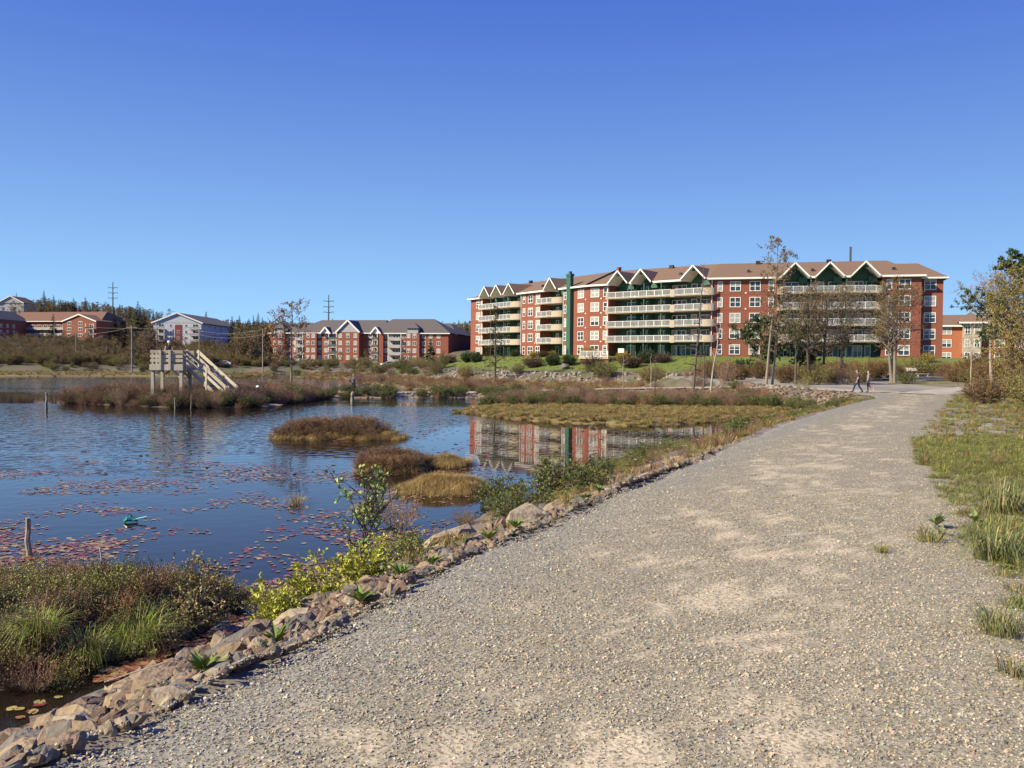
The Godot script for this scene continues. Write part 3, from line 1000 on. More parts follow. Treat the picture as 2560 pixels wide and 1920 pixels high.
	boxpart(b, "plinth", M.concrete, X[2], Vector3(0.4, -1.4, 0.0), Vector3(34.3, -0.15, 0.35))
	# things on the roof
	boxpart(b, "roof_stack", M.brick, X[0], Vector3(44.0, E + 2.4, -8.6), Vector3(44.7, E + 4.2, -7.9))
	for w in [[0, 14.0, -7.6], [1, 13.5, -7.6], [2, 8.0, -7.7], [2, 20.1, -7.7]]: boxpart(b, "roof_vent", M.dark, X[w[0]], Vector3(w[1], E + 3.1, w[2]), Vector3(w[1] + 0.8, E + 3.75, w[2] + 0.6))
	for w in [[0, 3.2, -2.5], [0, 26.0, -2.6], [1, 18.2, -2.6], [2, 6.5, -2.6], [2, 17.2, -2.6], [2, 30.2, -2.6]]: boxpart(b, "roof_vent", M.dark, X[w[0]], Vector3(w[1], E + 1.1, w[2]), Vector3(w[1] + 0.5, E + 1.65, w[2] + 0.45))
	boxpart(b, "flue", M.steel, X[2], Vector3(24.0, E + 2.6, -8.2), Vector3(24.35, E + 6.0, -7.9))
	# terrace with rail over the garage door
	var tx: Transform3D = X[1]
	boxpart(b, "terrace_wall", M.brick, tx, Vector3(3.2, -3.4, 0.4), Vector3(9.3, -0.55, 7.4))
	boxpart(b, "terrace_slab", M.beige, tx, Vector3(3.0, -0.55, 0.2), Vector3(9.5, -0.2, 7.7))
	railing(b, tx, 3.2, 9.3, 7.5, -0.2)
	var td := Node3D.new()
	td.name = "garage_door"
	b.add_child(td)
	boxpart(td, "leaf", M.dark, tx, Vector3(5.6, -3.2, 7.4), Vector3(7.0, -1.0, 7.45))
	boxpart(td, "frame", M.white_paint, tx, Vector3(5.4, -3.2, 7.4), Vector3(5.6, -0.8, 7.5))
	boxpart(td, "frame", M.white_paint, tx, Vector3(7.0, -3.2, 7.4), Vector3(7.2, -0.8, 7.5))

# hip or gable roof over a box in a frame (u0..u1 along, n0 back .. n1 front)
func simple_roof(parent, xf, mat, u0, u1, n0, n1, y, rise, hip0, hip1, called = "roof"):
	var g := Geo.new()
	var nm: float = (n0 + n1) / 2.0
	slab(g, Vector3(u0, y, n1), Vector3(u1, y, n1), Vector3(u1 - hip1, y + rise, nm), Vector3(u0 + hip0, y + rise, nm), 0.25)
	slab(g, Vector3(u1, y, n0), Vector3(u0, y, n0), Vector3(u0 + hip0, y + rise, nm), Vector3(u1 - hip1, y + rise, nm), 0.25)
	g.tri(Vector3(u0, y, n0), Vector3(u0, y, n1), Vector3(u0 + hip0, y + rise, nm), Color.WHITE)
	g.tri(Vector3(u1, y, n1), Vector3(u1, y, n0), Vector3(u1 - hip1, y + rise, nm), Color.WHITE)
	var r = inst(parent, called, g.mesh(), mat, xf)
	var e := Geo.new()
	e.box(Vector3(u0, y - 0.35, n1 - 0.1), Vector3(u1, y - 0.02, n1 + 0.02))
	inst(r, "gutter", e.mesh(), M.white_paint)
	return r

# gable facing the front: roof running back, white barge boards, wall in the triangle
func front_gable(parent, xf, mat, wallmat, u0, u1, y, rise, n, back):
	var c: float = (u0 + u1) / 2.0
	var o := Node3D.new()
	o.name = "gable"
	parent.add_child(o, true)
	var g := Geo.new()
	for e in [u0 - 0.4, u1 + 0.4]: slab(g, Vector3(e, y - 0.3, n + 0.5), Vector3(c, y + rise, n + 0.5), Vector3(c, y + rise, back), Vector3(e, y - 0.3, back), 0.25)
	inst(o, "gable_roof", g.mesh(), mat, xf)
	g = Geo.new()
	for e in [u0 - 0.4, u1 + 0.4]: g.bar(Vector3(e, y - 0.42, n + 0.54), Vector3(c, y + rise - 0.15, n + 0.54), 0.1, 0.55)
	inst(o, "barge_board", g.mesh(), M.white_paint, xf)
	g = Geo.new()
	g.extrude(PackedVector2Array([Vector2(u0, y - 0.3), Vector2(u1, y - 0.3), Vector2(c, y + rise - 0.3)]), n - 0.3, n + 0.02, Color.WHITE)
	inst(o, "gable_wall", g.mesh(), wallmat, xf)

func balcony_stack(parent, xf, u0: float, u1: float, n: float, y0: float, floors: int, st: float, rail):
	for q in floors:
		var m := maxi(1, int((u1 - u0) / 3.2))
		for k in m: window(parent, xf, lerpf(u0, u1, (k + 0.5) / m), y0 + q * st + 0.05, n, minf(2.4, (u1 - u0) / m - 0.3), 2.1, 2, 1, 0.0, "balcony_door")
	for q in floors:
		boxpart(parent, "balcony_slab", M.concrete, xf, Vector3(u0 - 0.1, y0 + q * st - 0.2, n), Vector3(u1 + 0.1, y0 + q * st, n + 1.5))
		boxpart(parent, "balcony_rail", rail, xf, Vector3(u0 - 0.1, y0 + q * st + 0.1, n + 1.42), Vector3(u1 + 0.1, y0 + q * st + 1.0, n + 1.5))
	for u in [u0, u1]: boxpart(parent, "post", M.white_paint, xf, Vector3(u - 0.1, y0, n + 1.3), Vector3(u + 0.1, y0 + floors * st - 0.3, n + 1.48))

func far_blocks():
	# four storey brick block with grey roofs, middle of the picture
	var a := Vector2(-92.5, 330)
	var c := Vector2(-23.4, 315)
	var x := seg_frame(a, c, 2.0)
	var b = thing("grey_roofed_block", "four storey red brick apartment block with grey hip roofs behind parked cars", "building")
	var l := a.distance_to(c)
	boxpart(b, "wall", M.brick_far, x, Vector3(0, -2, -18), Vector3(l, 10.8, 0))
	boxpart(b, "wing_wall", M.brick_far, x, Vector3(l - 18, -2, -46), Vector3(l - 0.02, 10.75, -17.9))
	for w in [[3.0, 6.5], [14.5, 19.5], [44.0, 46.0], [55.0, 60.0]]: boxpart(b, "bay", M.brick_far, x, Vector3(w[0], -2, -0.1), Vector3(w[1], 10.7, 1.2))
	boxpart(b, "entrance_bay", M.brick_far, x, Vector3(28.3, -2, -0.1), Vector3(37.0, 11.3, 2.4))
	simple_roof(b, x, M.shingle_grey, -0.8, 13, -14, 1.0, 10.8, 2.6, 6, 6)
	simple_roof(b, x, M.shingle_grey, 8, 44, -18.8, 0.9, 10.85, 5.2, 9, 0)
	simple_roof(b, x, M.shingle_grey, 40, l + 0.8, -18.8, 0.8, 10.8, 5.6, 6, 9)
	simple_roof(b, x, M.shingle_grey, l - 18.6, l + 0.7, -46.5, -9.0, 10.7, 5.0, 8, 8, "wing_roof")
	front_gable(b, x, M.shingle_grey, M.grey_siding, 28.3, 37.0, 11.3, 4.2, 2.4, -9)
	for u in [21.5, 41.5]: front_gable(b, x, M.shingle_grey, M.white_paint, u, u + 3.4, 10.8, 2.2, 1.4, -5)
	for w in [[4.2, 0.9, 2.2], [57.5, 0.0, 2.2]]:
		var g := Geo.new()
		var q := [Vector3(w[0] - 2.6, 10.9, 1.9), Vector3(w[0] + 2.6, 10.9, 1.9), Vector3(w[0] + 2.6, 10.9, -3.3), Vector3(w[0] - 2.6, 10.9, -3.3)]
		for e in 4: g.tri(q[e] + Vector3(0, 1.6, 0), q[(e + 1) % 4] + Vector3(0, 1.6, 0), Vector3(w[0], 14.6, -0.7), Color.WHITE)
		inst(b, "turret_roof", g.mesh(), M.shingle_grey, x)
		boxpart(b, "turret_wall", M.grey_siding, x, Vector3(w[0] - 2.0, 10.6, -2.8), Vector3(w[0] + 2.0, 12.6, 1.3))
	for u in [2.0, 4.6, 7.6, 10.0, 12.6, 16.0, 18.2, 20.2, 22.8, 29.6, 32.6, 35.6, 40.4, 46.6, 48.4, 53.6, 55.9, 58.2, 61.4, 64.0, 67.0]:
		var n := 0.0
		for w in [[3.0, 6.5, 1.2], [14.5, 19.5, 1.2], [55.0, 60.0, 1.2], [28.3, 37.0, 2.4]]:
			if u > w[0] and u < w[1]: n = w[2]
		for q in 4: window(b, x, u, q * 2.7 + 0.75, n, 1.35, 1.6, 2, 1, pick([0.0, 0.5, 1.0, 1.0]))
	var rx := seg_frame(c, c + Vector2(4.0, 46).normalized() * 46.0, 2.0)
	for u in [3.0, 7.0, 11.0, 15.0, 19.0, 24.0, 29.0]:
		for q in 4: window(b, rx, u, q * 2.7 + 0.75, 0.05, 1.4, 1.6, 2, 1, 0.0)
	balcony_stack(b, x, 24.5, 27.6, 0.0, 0.0, 4, 2.7, M.steel)
	balcony_stack(b, x, 41.9, 43.8, 0.0, 0.0, 4, 2.7, M.steel)
	balcony_stack(b, x, 10.9, 14.0, 0.0, 0.0, 4, 2.7, M.grey_siding)
	balcony_stack(b, x, 48.0, 53.0, 0.0, 0.0, 4, 2.7, M.grey_siding)
	# pale block with a red middle strip
	a = Vector2(-150.5, 362)
	c = Vector2(-131.9, 362)
	x = seg_frame(a, c, 7.2)
	b = thing("pale_block", "pale blue five storey block with red middle strip among dark spruces", "building")
	boxpart(b, "wall", M.pale_siding, x, Vector3(0, -3, -48), Vector3(20.0, 10.6, 0))
	boxpart(b, "red_strip", M.red_siding, x, Vector3(9.0, -1, 0), Vector3(11.8, 9.6, 0.15))
	front_gable(b, x, M.shingle_grey, M.pale_siding, -0.4, 20.4, 10.7, 4.0, 0.05, -48)
	for u in [7.2, 13.6]:
		for q in 4: window(b, x, u, q * 2.6 + 0.9, 0.0, 1.0, 1.1, 1, 1, 0.0)
	for q in 3: window(b, x, 10.4, q * 2.6 + 0.9, 0.15, 1.0, 1.1, 1, 1, 0.0)
	balcony_stack(b, x, 1.6, 5.0, 0.0, 0.0, 4, 2.6, M.grey_siding)
	balcony_stack(b, x, 15.6, 19.6, 0.0, 0.0, 4, 2.6, M.grey_siding)
	boxpart(b, "corner_panel", M.red_siding, x, Vector3(-0.05, -1, -3), Vector3(1.4, 7.4, 0.12))
	var sx := seg_frame(c + Vector2(1.45, 0.0), c + Vector2(1.45, 48), 7.2)
	for u in [4.0, 10.0, 17.0, 25.0, 34.0, 42.0]:
		for q in 4: window(b, sx, u, q * 2.6 + 0.8, 0.02, 1.2, 1.3, 1, 1, 0.0)
	# brown-roofed long block on the left
	a = Vector2(-240, 412)
	c = Vector2(-200.5, 402)
	x = seg_frame(a, c, 7.6)
	b = thing("brown_roofed_block", "long low brick block with reddish brown roof on the left hillside", "building")
	boxpart(b, "wall", M.brick_far, x, Vector3(0, -4, -16), Vector3(41, 12.2, 0))
	boxpart(b, "end_wing", M.brick_far, x, Vector3(36, -4, -20), Vector3(54, 12.0, 6.5))
	simple_roof(b, x, M.shingle_red, -1, 52, -17, 1, 12.2, 4.8, 0, 4)
	front_gable(b, x, M.shingle_red, M.brick_far, 36, 54, 12.0, 3.0, 6.5, -9)
	for u in [39.5, 45.5]:
		for q in 4: window(b, x, u, q * 2.75 + 1.9, 6.5, 2.2, 1.6, 2, 1, 0.25)
	balcony_stack(b, x, 49.5, 53.6, 6.5, 0.0, 4, 2.75, M.dark)
	balcony_stack(b, x, 8.0, 33.0, 0.0, 0.0, 4, 2.75, M.grey_siding)
	# gabled brick end at the left edge
	x = seg_frame(Vector2(-246, 384), Vector2(-230, 384), 6.5)
	b = thing("gabled_block", "dark brick gable end with white barge board at the left edge", "building")
	boxpart(b, "wall", M.brick_far, x, Vector3(0, -4, -28), Vector3(16, 13.2, 0))
	front_gable(b, x, M.shingle_grey, M.brick_far, 0, 16, 13.2, 4.6, 0.05, -28)
	for u in [3.5, 8.0, 12.0]:
		for q in 4: window(b, x, u, q * 2.75 + 1.2, 0.0, 1.6, 1.6, 2, 1, 0.0)
	var ex := seg_frame(Vector2(-229.95, 384), Vector2(-229.95, 410), 6.5)
	for u in [4.0, 9.0, 14.0]:
		for q in 4: window(b, ex, u, q * 2.75 + 1.2, 0.05, 1.6, 1.6, 2, 1, 0.5)
	# house on the hill
	x = seg_frame(Vector2(-284, 470), Vector2(-266, 470), 25.0)
	b = thing("hilltop_block", "grey building with tan roof showing above the spruces on the far left hill", "building")
	boxpart(b, "wall", M.grey_siding, x, Vector3(0, -4, -14), Vector3(18, 7.6, 0))
	front_gable(b, x, M.shingle_red, M.grey_siding, 4, 18, 7.6, 3.6, 0.3, -14)
	for u in [6.0, 12.0]:
		for q in 2: window(b, x, u, q * 2.75 + 1.2, 0.3, 1.4, 1.4, 2, 1, 0.0)
	# orange brick block beyond the right end
	x = seg_frame(Vector2(84, 190), Vector2(112, 180), 3.0)
	b = thing("orange_block", "orange brick block with stone bay behind bare trees right of the long building", "building")
	boxpart(b, "wall", M.brick_orange, x, Vector3(0, -3, -14), Vector3(29, 8.0, 0))
	boxpart(b, "stone_bay", M.concrete, x, Vector3(13.4, -3, 0), Vector3(16.8, 8.6, 1.6))
	simple_roof(b, x, M.shingle, -0.8, 29.8, -14.8, 0.8, 8.0, 2.6, 5, 5)
	simple_roof(b, x, M.shingle, 12.4, 17.8, -6, 2.6, 8.6, 2.3, 2.6, 2.6, "bay_roof")
	for u in [3.0, 6.5, 10.4, 14.2, 16.0, 20.5, 24.5]:
		for q in 3: window(b, x, u, q * 2.8 + 0.4, 1.6 if u > 13.4 and u < 16.8 else 0.0, 1.9 if u < 13 or u > 17 else 1.1, 1.75, 2, 2)

# ---------------------------------------------------------------- stones and pads
func riprap():
	var root := Node3D.new()
	root.name = "riprap_bank"
	add_child(root)
	tag(root, "", "", "", "structure")
	var shapes := []
	for q in 12: shapes.append(stone_shape(q + 1, Vector3(1, rr(0.42, 0.68), rr(0.6, 0.95))).mesh())
	var mats := [M.stone_pink, M.stone_pink, M.stone_tan, M.stone_grey, M.stone_brown, M.stone_brown, M.stone_pale]
	var far_x := []
	var far_c := []
	var cols := [Color(0.265, 0.19, 0.13), Color(0.33, 0.235, 0.15), Color(0.20, 0.18, 0.155), Color(0.205, 0.14, 0.095), Color(0.38, 0.31, 0.22)]
	var made := []
	for q in 1500:
		var d := rr(1.6, 10.5) if q < 1000 else rr(10.0, 19.0)
		var s := -rr(0.12, 3.5) if q < 1000 else -rr(0.05, 1.6) * (1.0 if rng.randf() < 0.75 else 3.0)
		if d > 11.5 and rng.randf() < 0.55: continue
		var x := lerp_table(PATH_L, d) + s
		var z := rr(0.05, 0.1) if rng.randf() < 0.6 else rr(0.1, 0.22)
		if q < 1000 and d > 8.0 and rng.randf() < 0.45: continue
		if s > -0.25: s -= 0.15
		if s > -0.8: z = minf(z, 0.055 + 0.07 * rng.randf())
		if s < -2.6: z *= 0.75
		made.append([d, x, z])
	made.sort_custom(func(a, b): return a[2] / a[0] > b[2] / b[0])
	for q in made.size():
		var e: Array = made[q]
		var t: Vector3 = Vector3(1.0, rr(0.75, 1.2), rr(0.75, 1.25)) * e[2]
		var xf := Transform3D((Basis(Vector3(0, 0, 1), 0.42 + rr(-0.35, 0.35)) * Basis(Vector3.RIGHT, rr(-0.35, 0.35)) * Basis(Vector3.UP, rr(0, TAU))).scaled_local(t), G(e[1], e[0], e[2] * 0.02))
		if q < 300: inst(root, "stone", shapes[rng.randi() % 12], pick(mats), xf)
		else:
			far_x.append(xf)
			far_c.append(vary(pick(cols), 0.15))
	# smaller chips filling the gaps
	for q in 9000:
		var d := rr(1.6, 14.0)
		var x := lerp_table(PATH_L, d) - rr(0.0, 3.4 if d < 10.5 else 1.5)
		var s := rr(0.012, 0.06)
		far_x.append(spot(G(x, d, s * 0.2), s, null, 1.0))
		far_c.append(vary(pick(cols), 0.2))
	# broken stone on the causeway bank and on the far road bank
	for q in 2600:
		var d := rr(62, 90)
		var x := rr(14, 27)
		var y := hgt(x, d)
		if zone != 1 or y < WY - 0.1: continue
		var s := rr(0.08, 0.3)
		far_x.append(spot(Vector3(x, y + s * 0.15, -d), s, null, 1.0))
		far_c.append(vary(pick(cols), 0.2) * 0.9)
	for q in 900:
		var d := rr(76, 90)
		var x := rr(-17, 14)
		var y := hgt(x, d)
		if zone != 1 or y < WY - 0.05: continue
		var s := rr(0.06, 0.24)
		far_x.append(spot(Vector3(x, y + s * 0.15, -d), s, null, 1.0))
		far_c.append(vary(pick(cols), 0.2))
	for q in 5000:
		var d := rr(118, 200)
		var x := rr(-16, 40)
		var y := hgt(x, d)
		if zone != 1 or y < WY or y > 0.4: continue
		var s := rr(0.15, 0.5)
		far_x.append(spot(Vector3(x, y + s * 0.1, -d), s, null, 1.0))
		far_c.append(vary(Color(0.40, 0.34, 0.28), 0.25))
	var half := far_x.size() / 2
	multi("small_stones", "", "", shapes[3], M.stone_mix, far_x.slice(0, half), far_c.slice(0, half), "stuff", root)
	multi("small_stones", "", "", shapes[7], M.stone_mix, far_x.slice(half), far_c.slice(half), "stuff", root)
	# single pale boulders one can point at
	for w in [[0.25, 10.4, 0.42, 0.16, "stone_pale", "long pale flat slab at the path edge by the riprap"], [-0.85, 13.2, 0.7, 0.26, "stone_pale", "big pale rounded boulder among bushes at the waterline"]]:
		var g := stone_shape(int(w[0] * 100) + 400, Vector3(w[2], w[3], w[2] * 0.5))
		tag(inst(self, "boulder", g.mesh(), M[w[4]], Transform3D(Basis(Vector3.UP, 0.9), G(w[0], w[1], 0.02))), w[5], "boulder")

func lily_pads():
	var g := Geo.new()
	for q in 9:
		var a := 0.25 + (TAU - 0.5) * q / 9.0
		var b := 0.25 + (TAU - 0.5) * (q + 1) / 9.0
		g.tri(Vector3.ZERO, Vector3(cos(a), 0.04 * sin(a * 3), sin(a) * 0.85), Vector3(cos(b), 0.04 * sin(b * 3), sin(b) * 0.85), Color.WHITE)
	var cols := [Color(0.22, 0.065, 0.04), Color(0.27, 0.10, 0.05), Color(0.32, 0.16, 0.07), Color(0.38, 0.25, 0.10), Color(0.36, 0.30, 0.10), Color(0.20, 0.05, 0.04)]
	var mats := []
	var shades := []
	for c in cols:
		var k := Geo.new()
		k.add(g)
		for q in k.c.size(): k.c[q] = c
		shades.append(k.mesh())
	var all := []
	while all.size() < 5600:
		var d := 8.5 + 19.0 * pow(rng.randf(), 1.35)
		var x := rr(-0.62, -0.02) * d
		if hgt(x, d) > WY - 0.05: continue
		var dens := nz.get_noise_2d(x * 1.1, d * 1.1) * 0.8 + nz2.get_noise_2d(x * 2.0, d * 2.0) * 0.8
		if d > 16.5: dens = dens - 0.12 if d > 20.5 else dens - 0.35
		if rng.randf() > smoothstep(-0.35, 0.45, dens): continue
		all.append([d, x, rr(0.026, 0.06)])
	for q in 22: all.append([rr(7.3, 8.2), rr(-4.9, -4.2), rr(0.035, 0.06)])
	all = all.filter(func(e): return hgt(e[1], e[0]) < WY - 0.05)
	all.sort_custom(func(a, b): return a[2] / a[0] > b[2] / b[0])
	var xs := []
	var cs := []
	for q in all.size():
		var e: Array = all[q]
		var xf := spot(P(e[1], WY + 0.007 + rr(0, 0.004), e[0]), e[2], null, 0.12)
		if q < 300:
			tag(inst(self, "lily_pad", shades[rng.randi() % cols.size()], M.pad, xf), "small reddish lily pad floating on the pond between the near bank and the hummocks", "lily pad", "lily pads floating on the near pond")
		else:
			xs.append(xf)
			cs.append(vary(pick(cols), 0.2))
	# thin scatter of pads farther out
	for q in 2600:
		var d := rr(24, 52)
		var x := rr(-0.5, 0.24) * d
		if hgt(x, d) > WY - 0.05 or rng.randf() > smoothstep(-0.1, 0.4, nz.get_noise_2d(x * 0.5, d * 0.9) + (0.22 if x > -4.0 else -0.05)): continue
		xs.append(spot(P(x, WY + 0.008 + rr(0, 0.006), d), rr(0.05, 0.11), null, 0.15))
		cs.append(vary(pick([cols[0], cols[1], cols[5], Color(0.2, 0.08, 0.05)]), 0.2))
	multi("floating_pads", "scattered red and tan floating lily pads farther out on the pond", "lily pads", g.mesh(), M.pad, xs, cs)

# ---------------------------------------------------------------- plant shapes
var PL := {}
func tuft(sd: int, n: int, h: float, spread: float, width: float, cols: Array, droop := 0.5) -> Geo:
	var r := RandomNumberGenerator.new()
	r.seed = sd
	var g := Geo.new()
	for q in n:
		var a := r.randf() * TAU
		var rad := sqrt(r.randf()) * spread * 0.35
		var p := Vector3(cos(a) * rad, 0, sin(a) * rad)
		var b := a + r.randf_range(-0.8, 0.8)
		var out := Vector3(cos(b), 0, sin(b))
		var l: float = h * r.randf_range(0.55, 1.1)
		var lean := r.randf_range(0.15, 1.25) * spread / h
		var s := out.cross(Vector3.UP) * width * 0.5
		var col: Color = cols[r.randi() % cols.size()]
		col *= r.randf_range(0.75, 1.25)
		var p1 := p + (Vector3.UP * 0.55 + out * lean * 0.25) * l
		var p2 := p + (Vector3.UP * (0.9 - droop * lean * 0.35) + out * lean * 0.65) * l
		var p3 := p + (Vector3.UP * (1.0 - droop * lean * 0.9) + out * lean * 1.05) * l
		g.quad(p - s, p + s, p1 + s * 0.8, p1 - s * 0.8, col)
		g.quad(p1 - s * 0.8, p1 + s * 0.8, p2 + s * 0.5, p2 - s * 0.5, col)
		g.tri(p2 - s * 0.5, p2 + s * 0.5, p3, col)
	return g

func rand_dir(r) -> Vector3:
	return Vector3(r.randf_range(-1, 1), r.randf_range(-1, 1), r.randf_range(-1, 1)).normalized()

func shrub(sd: int, h: float, w: float, stems: int, subs: int, leaves: int, lsize: float, cols: Array, bark: Color, thick := 0.008, low := 0.25) -> Geo:
	var r := RandomNumberGenerator.new()
	r.seed = sd
	var g := Geo.new()
	for q in stems:
		var a := r.randf() * TAU
		var k := sqrt(r.randf())
		var out := Vector3(cos(a), 0, sin(a))
		var p0 := out * k * w * 0.35
		var top: Vector3 = p0 + out * k * w * 0.65 + Vector3.UP * h * sqrt(maxf(0.05, 1.0 - k * k * 0.75)) * r.randf_range(0.7, 1.08)
		var mid := p0.lerp(top, 0.5) + Vector3(r.randf_range(-1, 1), 0, r.randf_range(-1, 1)) * w * 0.12
		var br := bark * r.randf_range(0.7, 1.3)
		g.tube([p0, mid, top], [thick, thick * 0.75, thick * 0.35], 3, br, false)
		for e in subs:
			var t := r.randf_range(low, 1.0)
			var p: Vector3 = p0.lerp(mid, t * 2) if t < 0.5 else mid.lerp(top, t * 2 - 1)
			var f := (rand_dir(r) + Vector3.UP * 0.7 + out * 0.4).normalized()
			var l: float = h * r.randf_range(0.12, 0.3)
			var tip := p + f * l
			g.tube([p, tip], [thick * 0.5, thick * 0.25], 3, br, false)
			for j in leaves:
				var at := p.lerp(tip, r.randf_range(0.35, 1.05))
				var col: Color = cols[r.randi() % cols.size()]
				g.leaf(at, (f + rand_dir(r) * 0.9).normalized(), rand_dir(r), lsize * r.randf_range(0.7, 1.3), lsize * r.randf_range(0.4, 0.65), col * r.randf_range(0.75, 1.25))
	return g

# broad leaves in a low rosette or up a stem
func weed(sd: int, n: int, h: float, l: float, w: float, cols: Array) -> Geo:
	var r := RandomNumberGenerator.new()
	r.seed = sd
	var g := Geo.new()
	for q in n:
		var a := r.randf() * TAU
		var out := Vector3(cos(a), 0, sin(a))
		var p: Vector3 = Vector3.UP * h * r.randf() * 0.3
		var f := (out + Vector3.UP * r.randf_range(0.35, 1.5)).normalized()
		var ll: float = l * r.randf_range(0.6, 1.1)
		var s := out.cross(Vector3.UP) * w * r.randf_range(0.35, 0.6)
		var col: Color = cols[r.randi() % cols.size()] * r.randf_range(0.8, 1.2)
		var m := p + f * ll * 0.5
		var e := p + f * ll * 0.85 + out * ll * 0.2
		g.quad(p, m + s, e, m - s, col)
	return g

func spruce(sd: int, h: float, w: float, cols: Array, gap := 0.45, bare := 0.08, ragged := 0.25) -> Array:
	var r := RandomNumberGenerator.new()
	r.seed = sd
	var t := Geo.new()
	t.tube([Vector3.ZERO, Vector3(0, h * 0.5, 0), Vector3(0, h, 0)], [h * 0.014, h * 0.009, 0.01], 6, Color(0.10, 0.075, 0.055))
	var g := Geo.new()
	var y: float = h * bare
	while y < h - 0.15:
		var k: float = 1.0 - y / h
		var n := 6 + int(k * 3)
		var a0 := r.randf() * TAU
		for q in n:
			if r.randf() < ragged * 0.5: continue
			var a := a0 + TAU * q / n + r.randf_range(-0.3, 0.3)
			var l: float = w * (pow(k, 0.8) * 0.95 + 0.06) * r.randf_range(1.0 - ragged, 1.05)
			var out := Vector3(cos(a), 0, sin(a))
			var side := out.cross(Vector3.UP)
			var p0 := Vector3(0, y + r.randf_range(-0.15, 0.15), 0)
			var p1 := p0 + out * l * 0.55 + Vector3.UP * l * r.randf_range(-0.15, 0.12)
			var p2 := p0 + out * l + Vector3.UP * l * r.randf_range(-0.3, 0.02)
			var ww: float = minf(0.5, l * 0.28)
			var col: Color = cols[r.randi() % cols.size()] * r.randf_range(0.7, 1.3)
			g.quad(p0 - side * ww * 0.3, p1 - side * ww + Vector3.DOWN * 0.1, p2, p1 + side * ww * 0.2, col)
			g.quad(p0 + side * ww * 0.3, p1 + side * ww + Vector3.DOWN * 0.1, p2, p1 - side * ww * 0.2, col)
			for e in 3:
				var b := p0.lerp(p2, r.randf_range(0.35, 0.95))
				var f := (out + side * r.randf_range(-1.2, 1.2) + Vector3.DOWN * r.randf_range(0.0, 0.7)).normalized()
				g.leaf(b, f, Vector3.UP, l * 0.35, l * 0.14, col * r.randf_range(0.8, 1.25))
		y += gap * (0.55 + k * 0.6)
	for e in 6: g.leaf(Vector3(0, h - 0.5, 0), Vector3(r.randf_range(-0.3, 0.3), 1, r.randf_range(-0.3, 0.3)).normalized(), rand_dir(r), 0.6, 0.12, cols[0])
	return [t, g]

# a broadleaf or ragged tree: trunk, limbs, twigs, buds and leaves
func tree_shape(sd, o: Dictionary) -> Array:
	var r := RandomNumberGenerator.new()
	r.seed = sd
	var h: float = o.h
	var t := Geo.new()
	var g := Geo.new()
	var bark: Color = o.get("bark", Color(0.17, 0.14, 0.11))
	var wob: float = o.get("wob", 0.02) * h
	var lean: Vector3 = o.get("lean", Vector3.ZERO)
	var tp := []
	var tr := []
	for q in 9:
		var k := q / 8.0
		tp.append(Vector3(0, h * k, 0) + lean * k * h + Vector3(r.randf_range(-1, 1), 0, r.randf_range(-1, 1)) * (wob * k))
		tr.append(o.r * (1.0 - 0.82 * k) * (1.35 if q == 0 else 1.0))
	t.tube(tp, tr, 7, bark)
	var tw: Color = o.get("twig", bark * 0.9)
	for q in o.n:
		var k: float = lerpf(o.base, 0.99, (q + r.randf()) / o.n)
		var i := mini(7, int(k * 8))
		var p: Vector3 = tp[i].lerp(tp[i + 1], k * 8 - i)
		var c: float = (k - o.base) / (1.0 - o.base)
		var prof: float = sin(PI * (0.18 + 0.72 * c)) if o.get("form", "round") == "round" else (0.35 + 0.75 * c if o.form == "top" else 1.08 - 0.85 * c)
		var a: float = r.randf() * TAU
		var up: float = o.get("up", 0.6) * r.randf_range(0.5, 1.4)
		var f := Vector3(cos(a), up, sin(a)).normalized()
		var l: float = o.w * prof * r.randf_range(0.65, 1.15)
		var lp := [p]
		var lr: Array = [maxf(minf(0.012, o.r * 0.3), lerpf(tr[i], tr[i + 1], k * 8 - i) * 0.5)]
		for e in 4:
			f = (f + rand_dir(r) * 0.28 + Vector3.UP * o.get("rise", 0.08)).normalized()
			lp.append(lp[-1] + f * l * 0.25)
			lr.append(lr[0] * (1.0 - 0.2 * (e + 1)) + 0.004)
		t.tube(lp, lr, 5, bark, false)
		for e in o.subs:
			var s := r.randf_range(0.25, 1.0) * 4.0
			var j := mini(3, int(s))
			var b: Vector3 = lp[j].lerp(lp[j + 1], s - j)
			var ff := (f * 0.6 + rand_dir(r) + Vector3.UP * 0.25).normalized()
			var sl: float = l * r.randf_range(0.25, 0.5) + 0.15
			var tip := b + ff * sl
			g.tube([b, b.lerp(tip, 0.5) + rand_dir(r) * sl * 0.08, tip], [lr[j] * 0.4 + 0.003, lr[j] * 0.25 + 0.003, 0.004], 3, tw, false)
			for m in o.twigs:
				var d := b.lerp(tip, r.randf_range(0.3, 1.0))
				var fd := (ff * 0.7 + rand_dir(r) + Vector3.UP * 0.2).normalized()
				var tl: float = sl * r.randf_range(0.3, 0.6)
				g.tube([d, d + fd * tl], [0.006, 0.003], 3, tw, false)
				for y in o.leaves:
					var lc: Color = o.cols[r.randi() % o.cols.size()]
					g.leaf(d + fd * tl * r.randf_range(0.3, 1.05) + rand_dir(r) * 0.03, rand_dir(r), rand_dir(r), o.leaf * r.randf_range(0.7, 1.3), o.leaf * r.randf_range(0.4, 0.7), lc * r.randf_range(0.7, 1.3))
	return [t, g]

func plant(called, label, category, shape, at: Vector3, s = 1.0, turn = null, group = "", part_name = "foliage"):
	var o = thing(called, label, category, at, rr(0, TAU) if turn == null else turn, group)
	if shape is Array:
		inst(o, "trunk", shape[0], M.bark)
		if shape[1]: inst(o, "crown", shape[1], M.leaf)
	else: inst(o, part_name, shape, M.leaf)
	o.scale = Vector3.ONE * s
	return o

func both(a: Array) -> Array: return [a[0].mesh(), a[1].mesh() if a[1].v.size() else null]

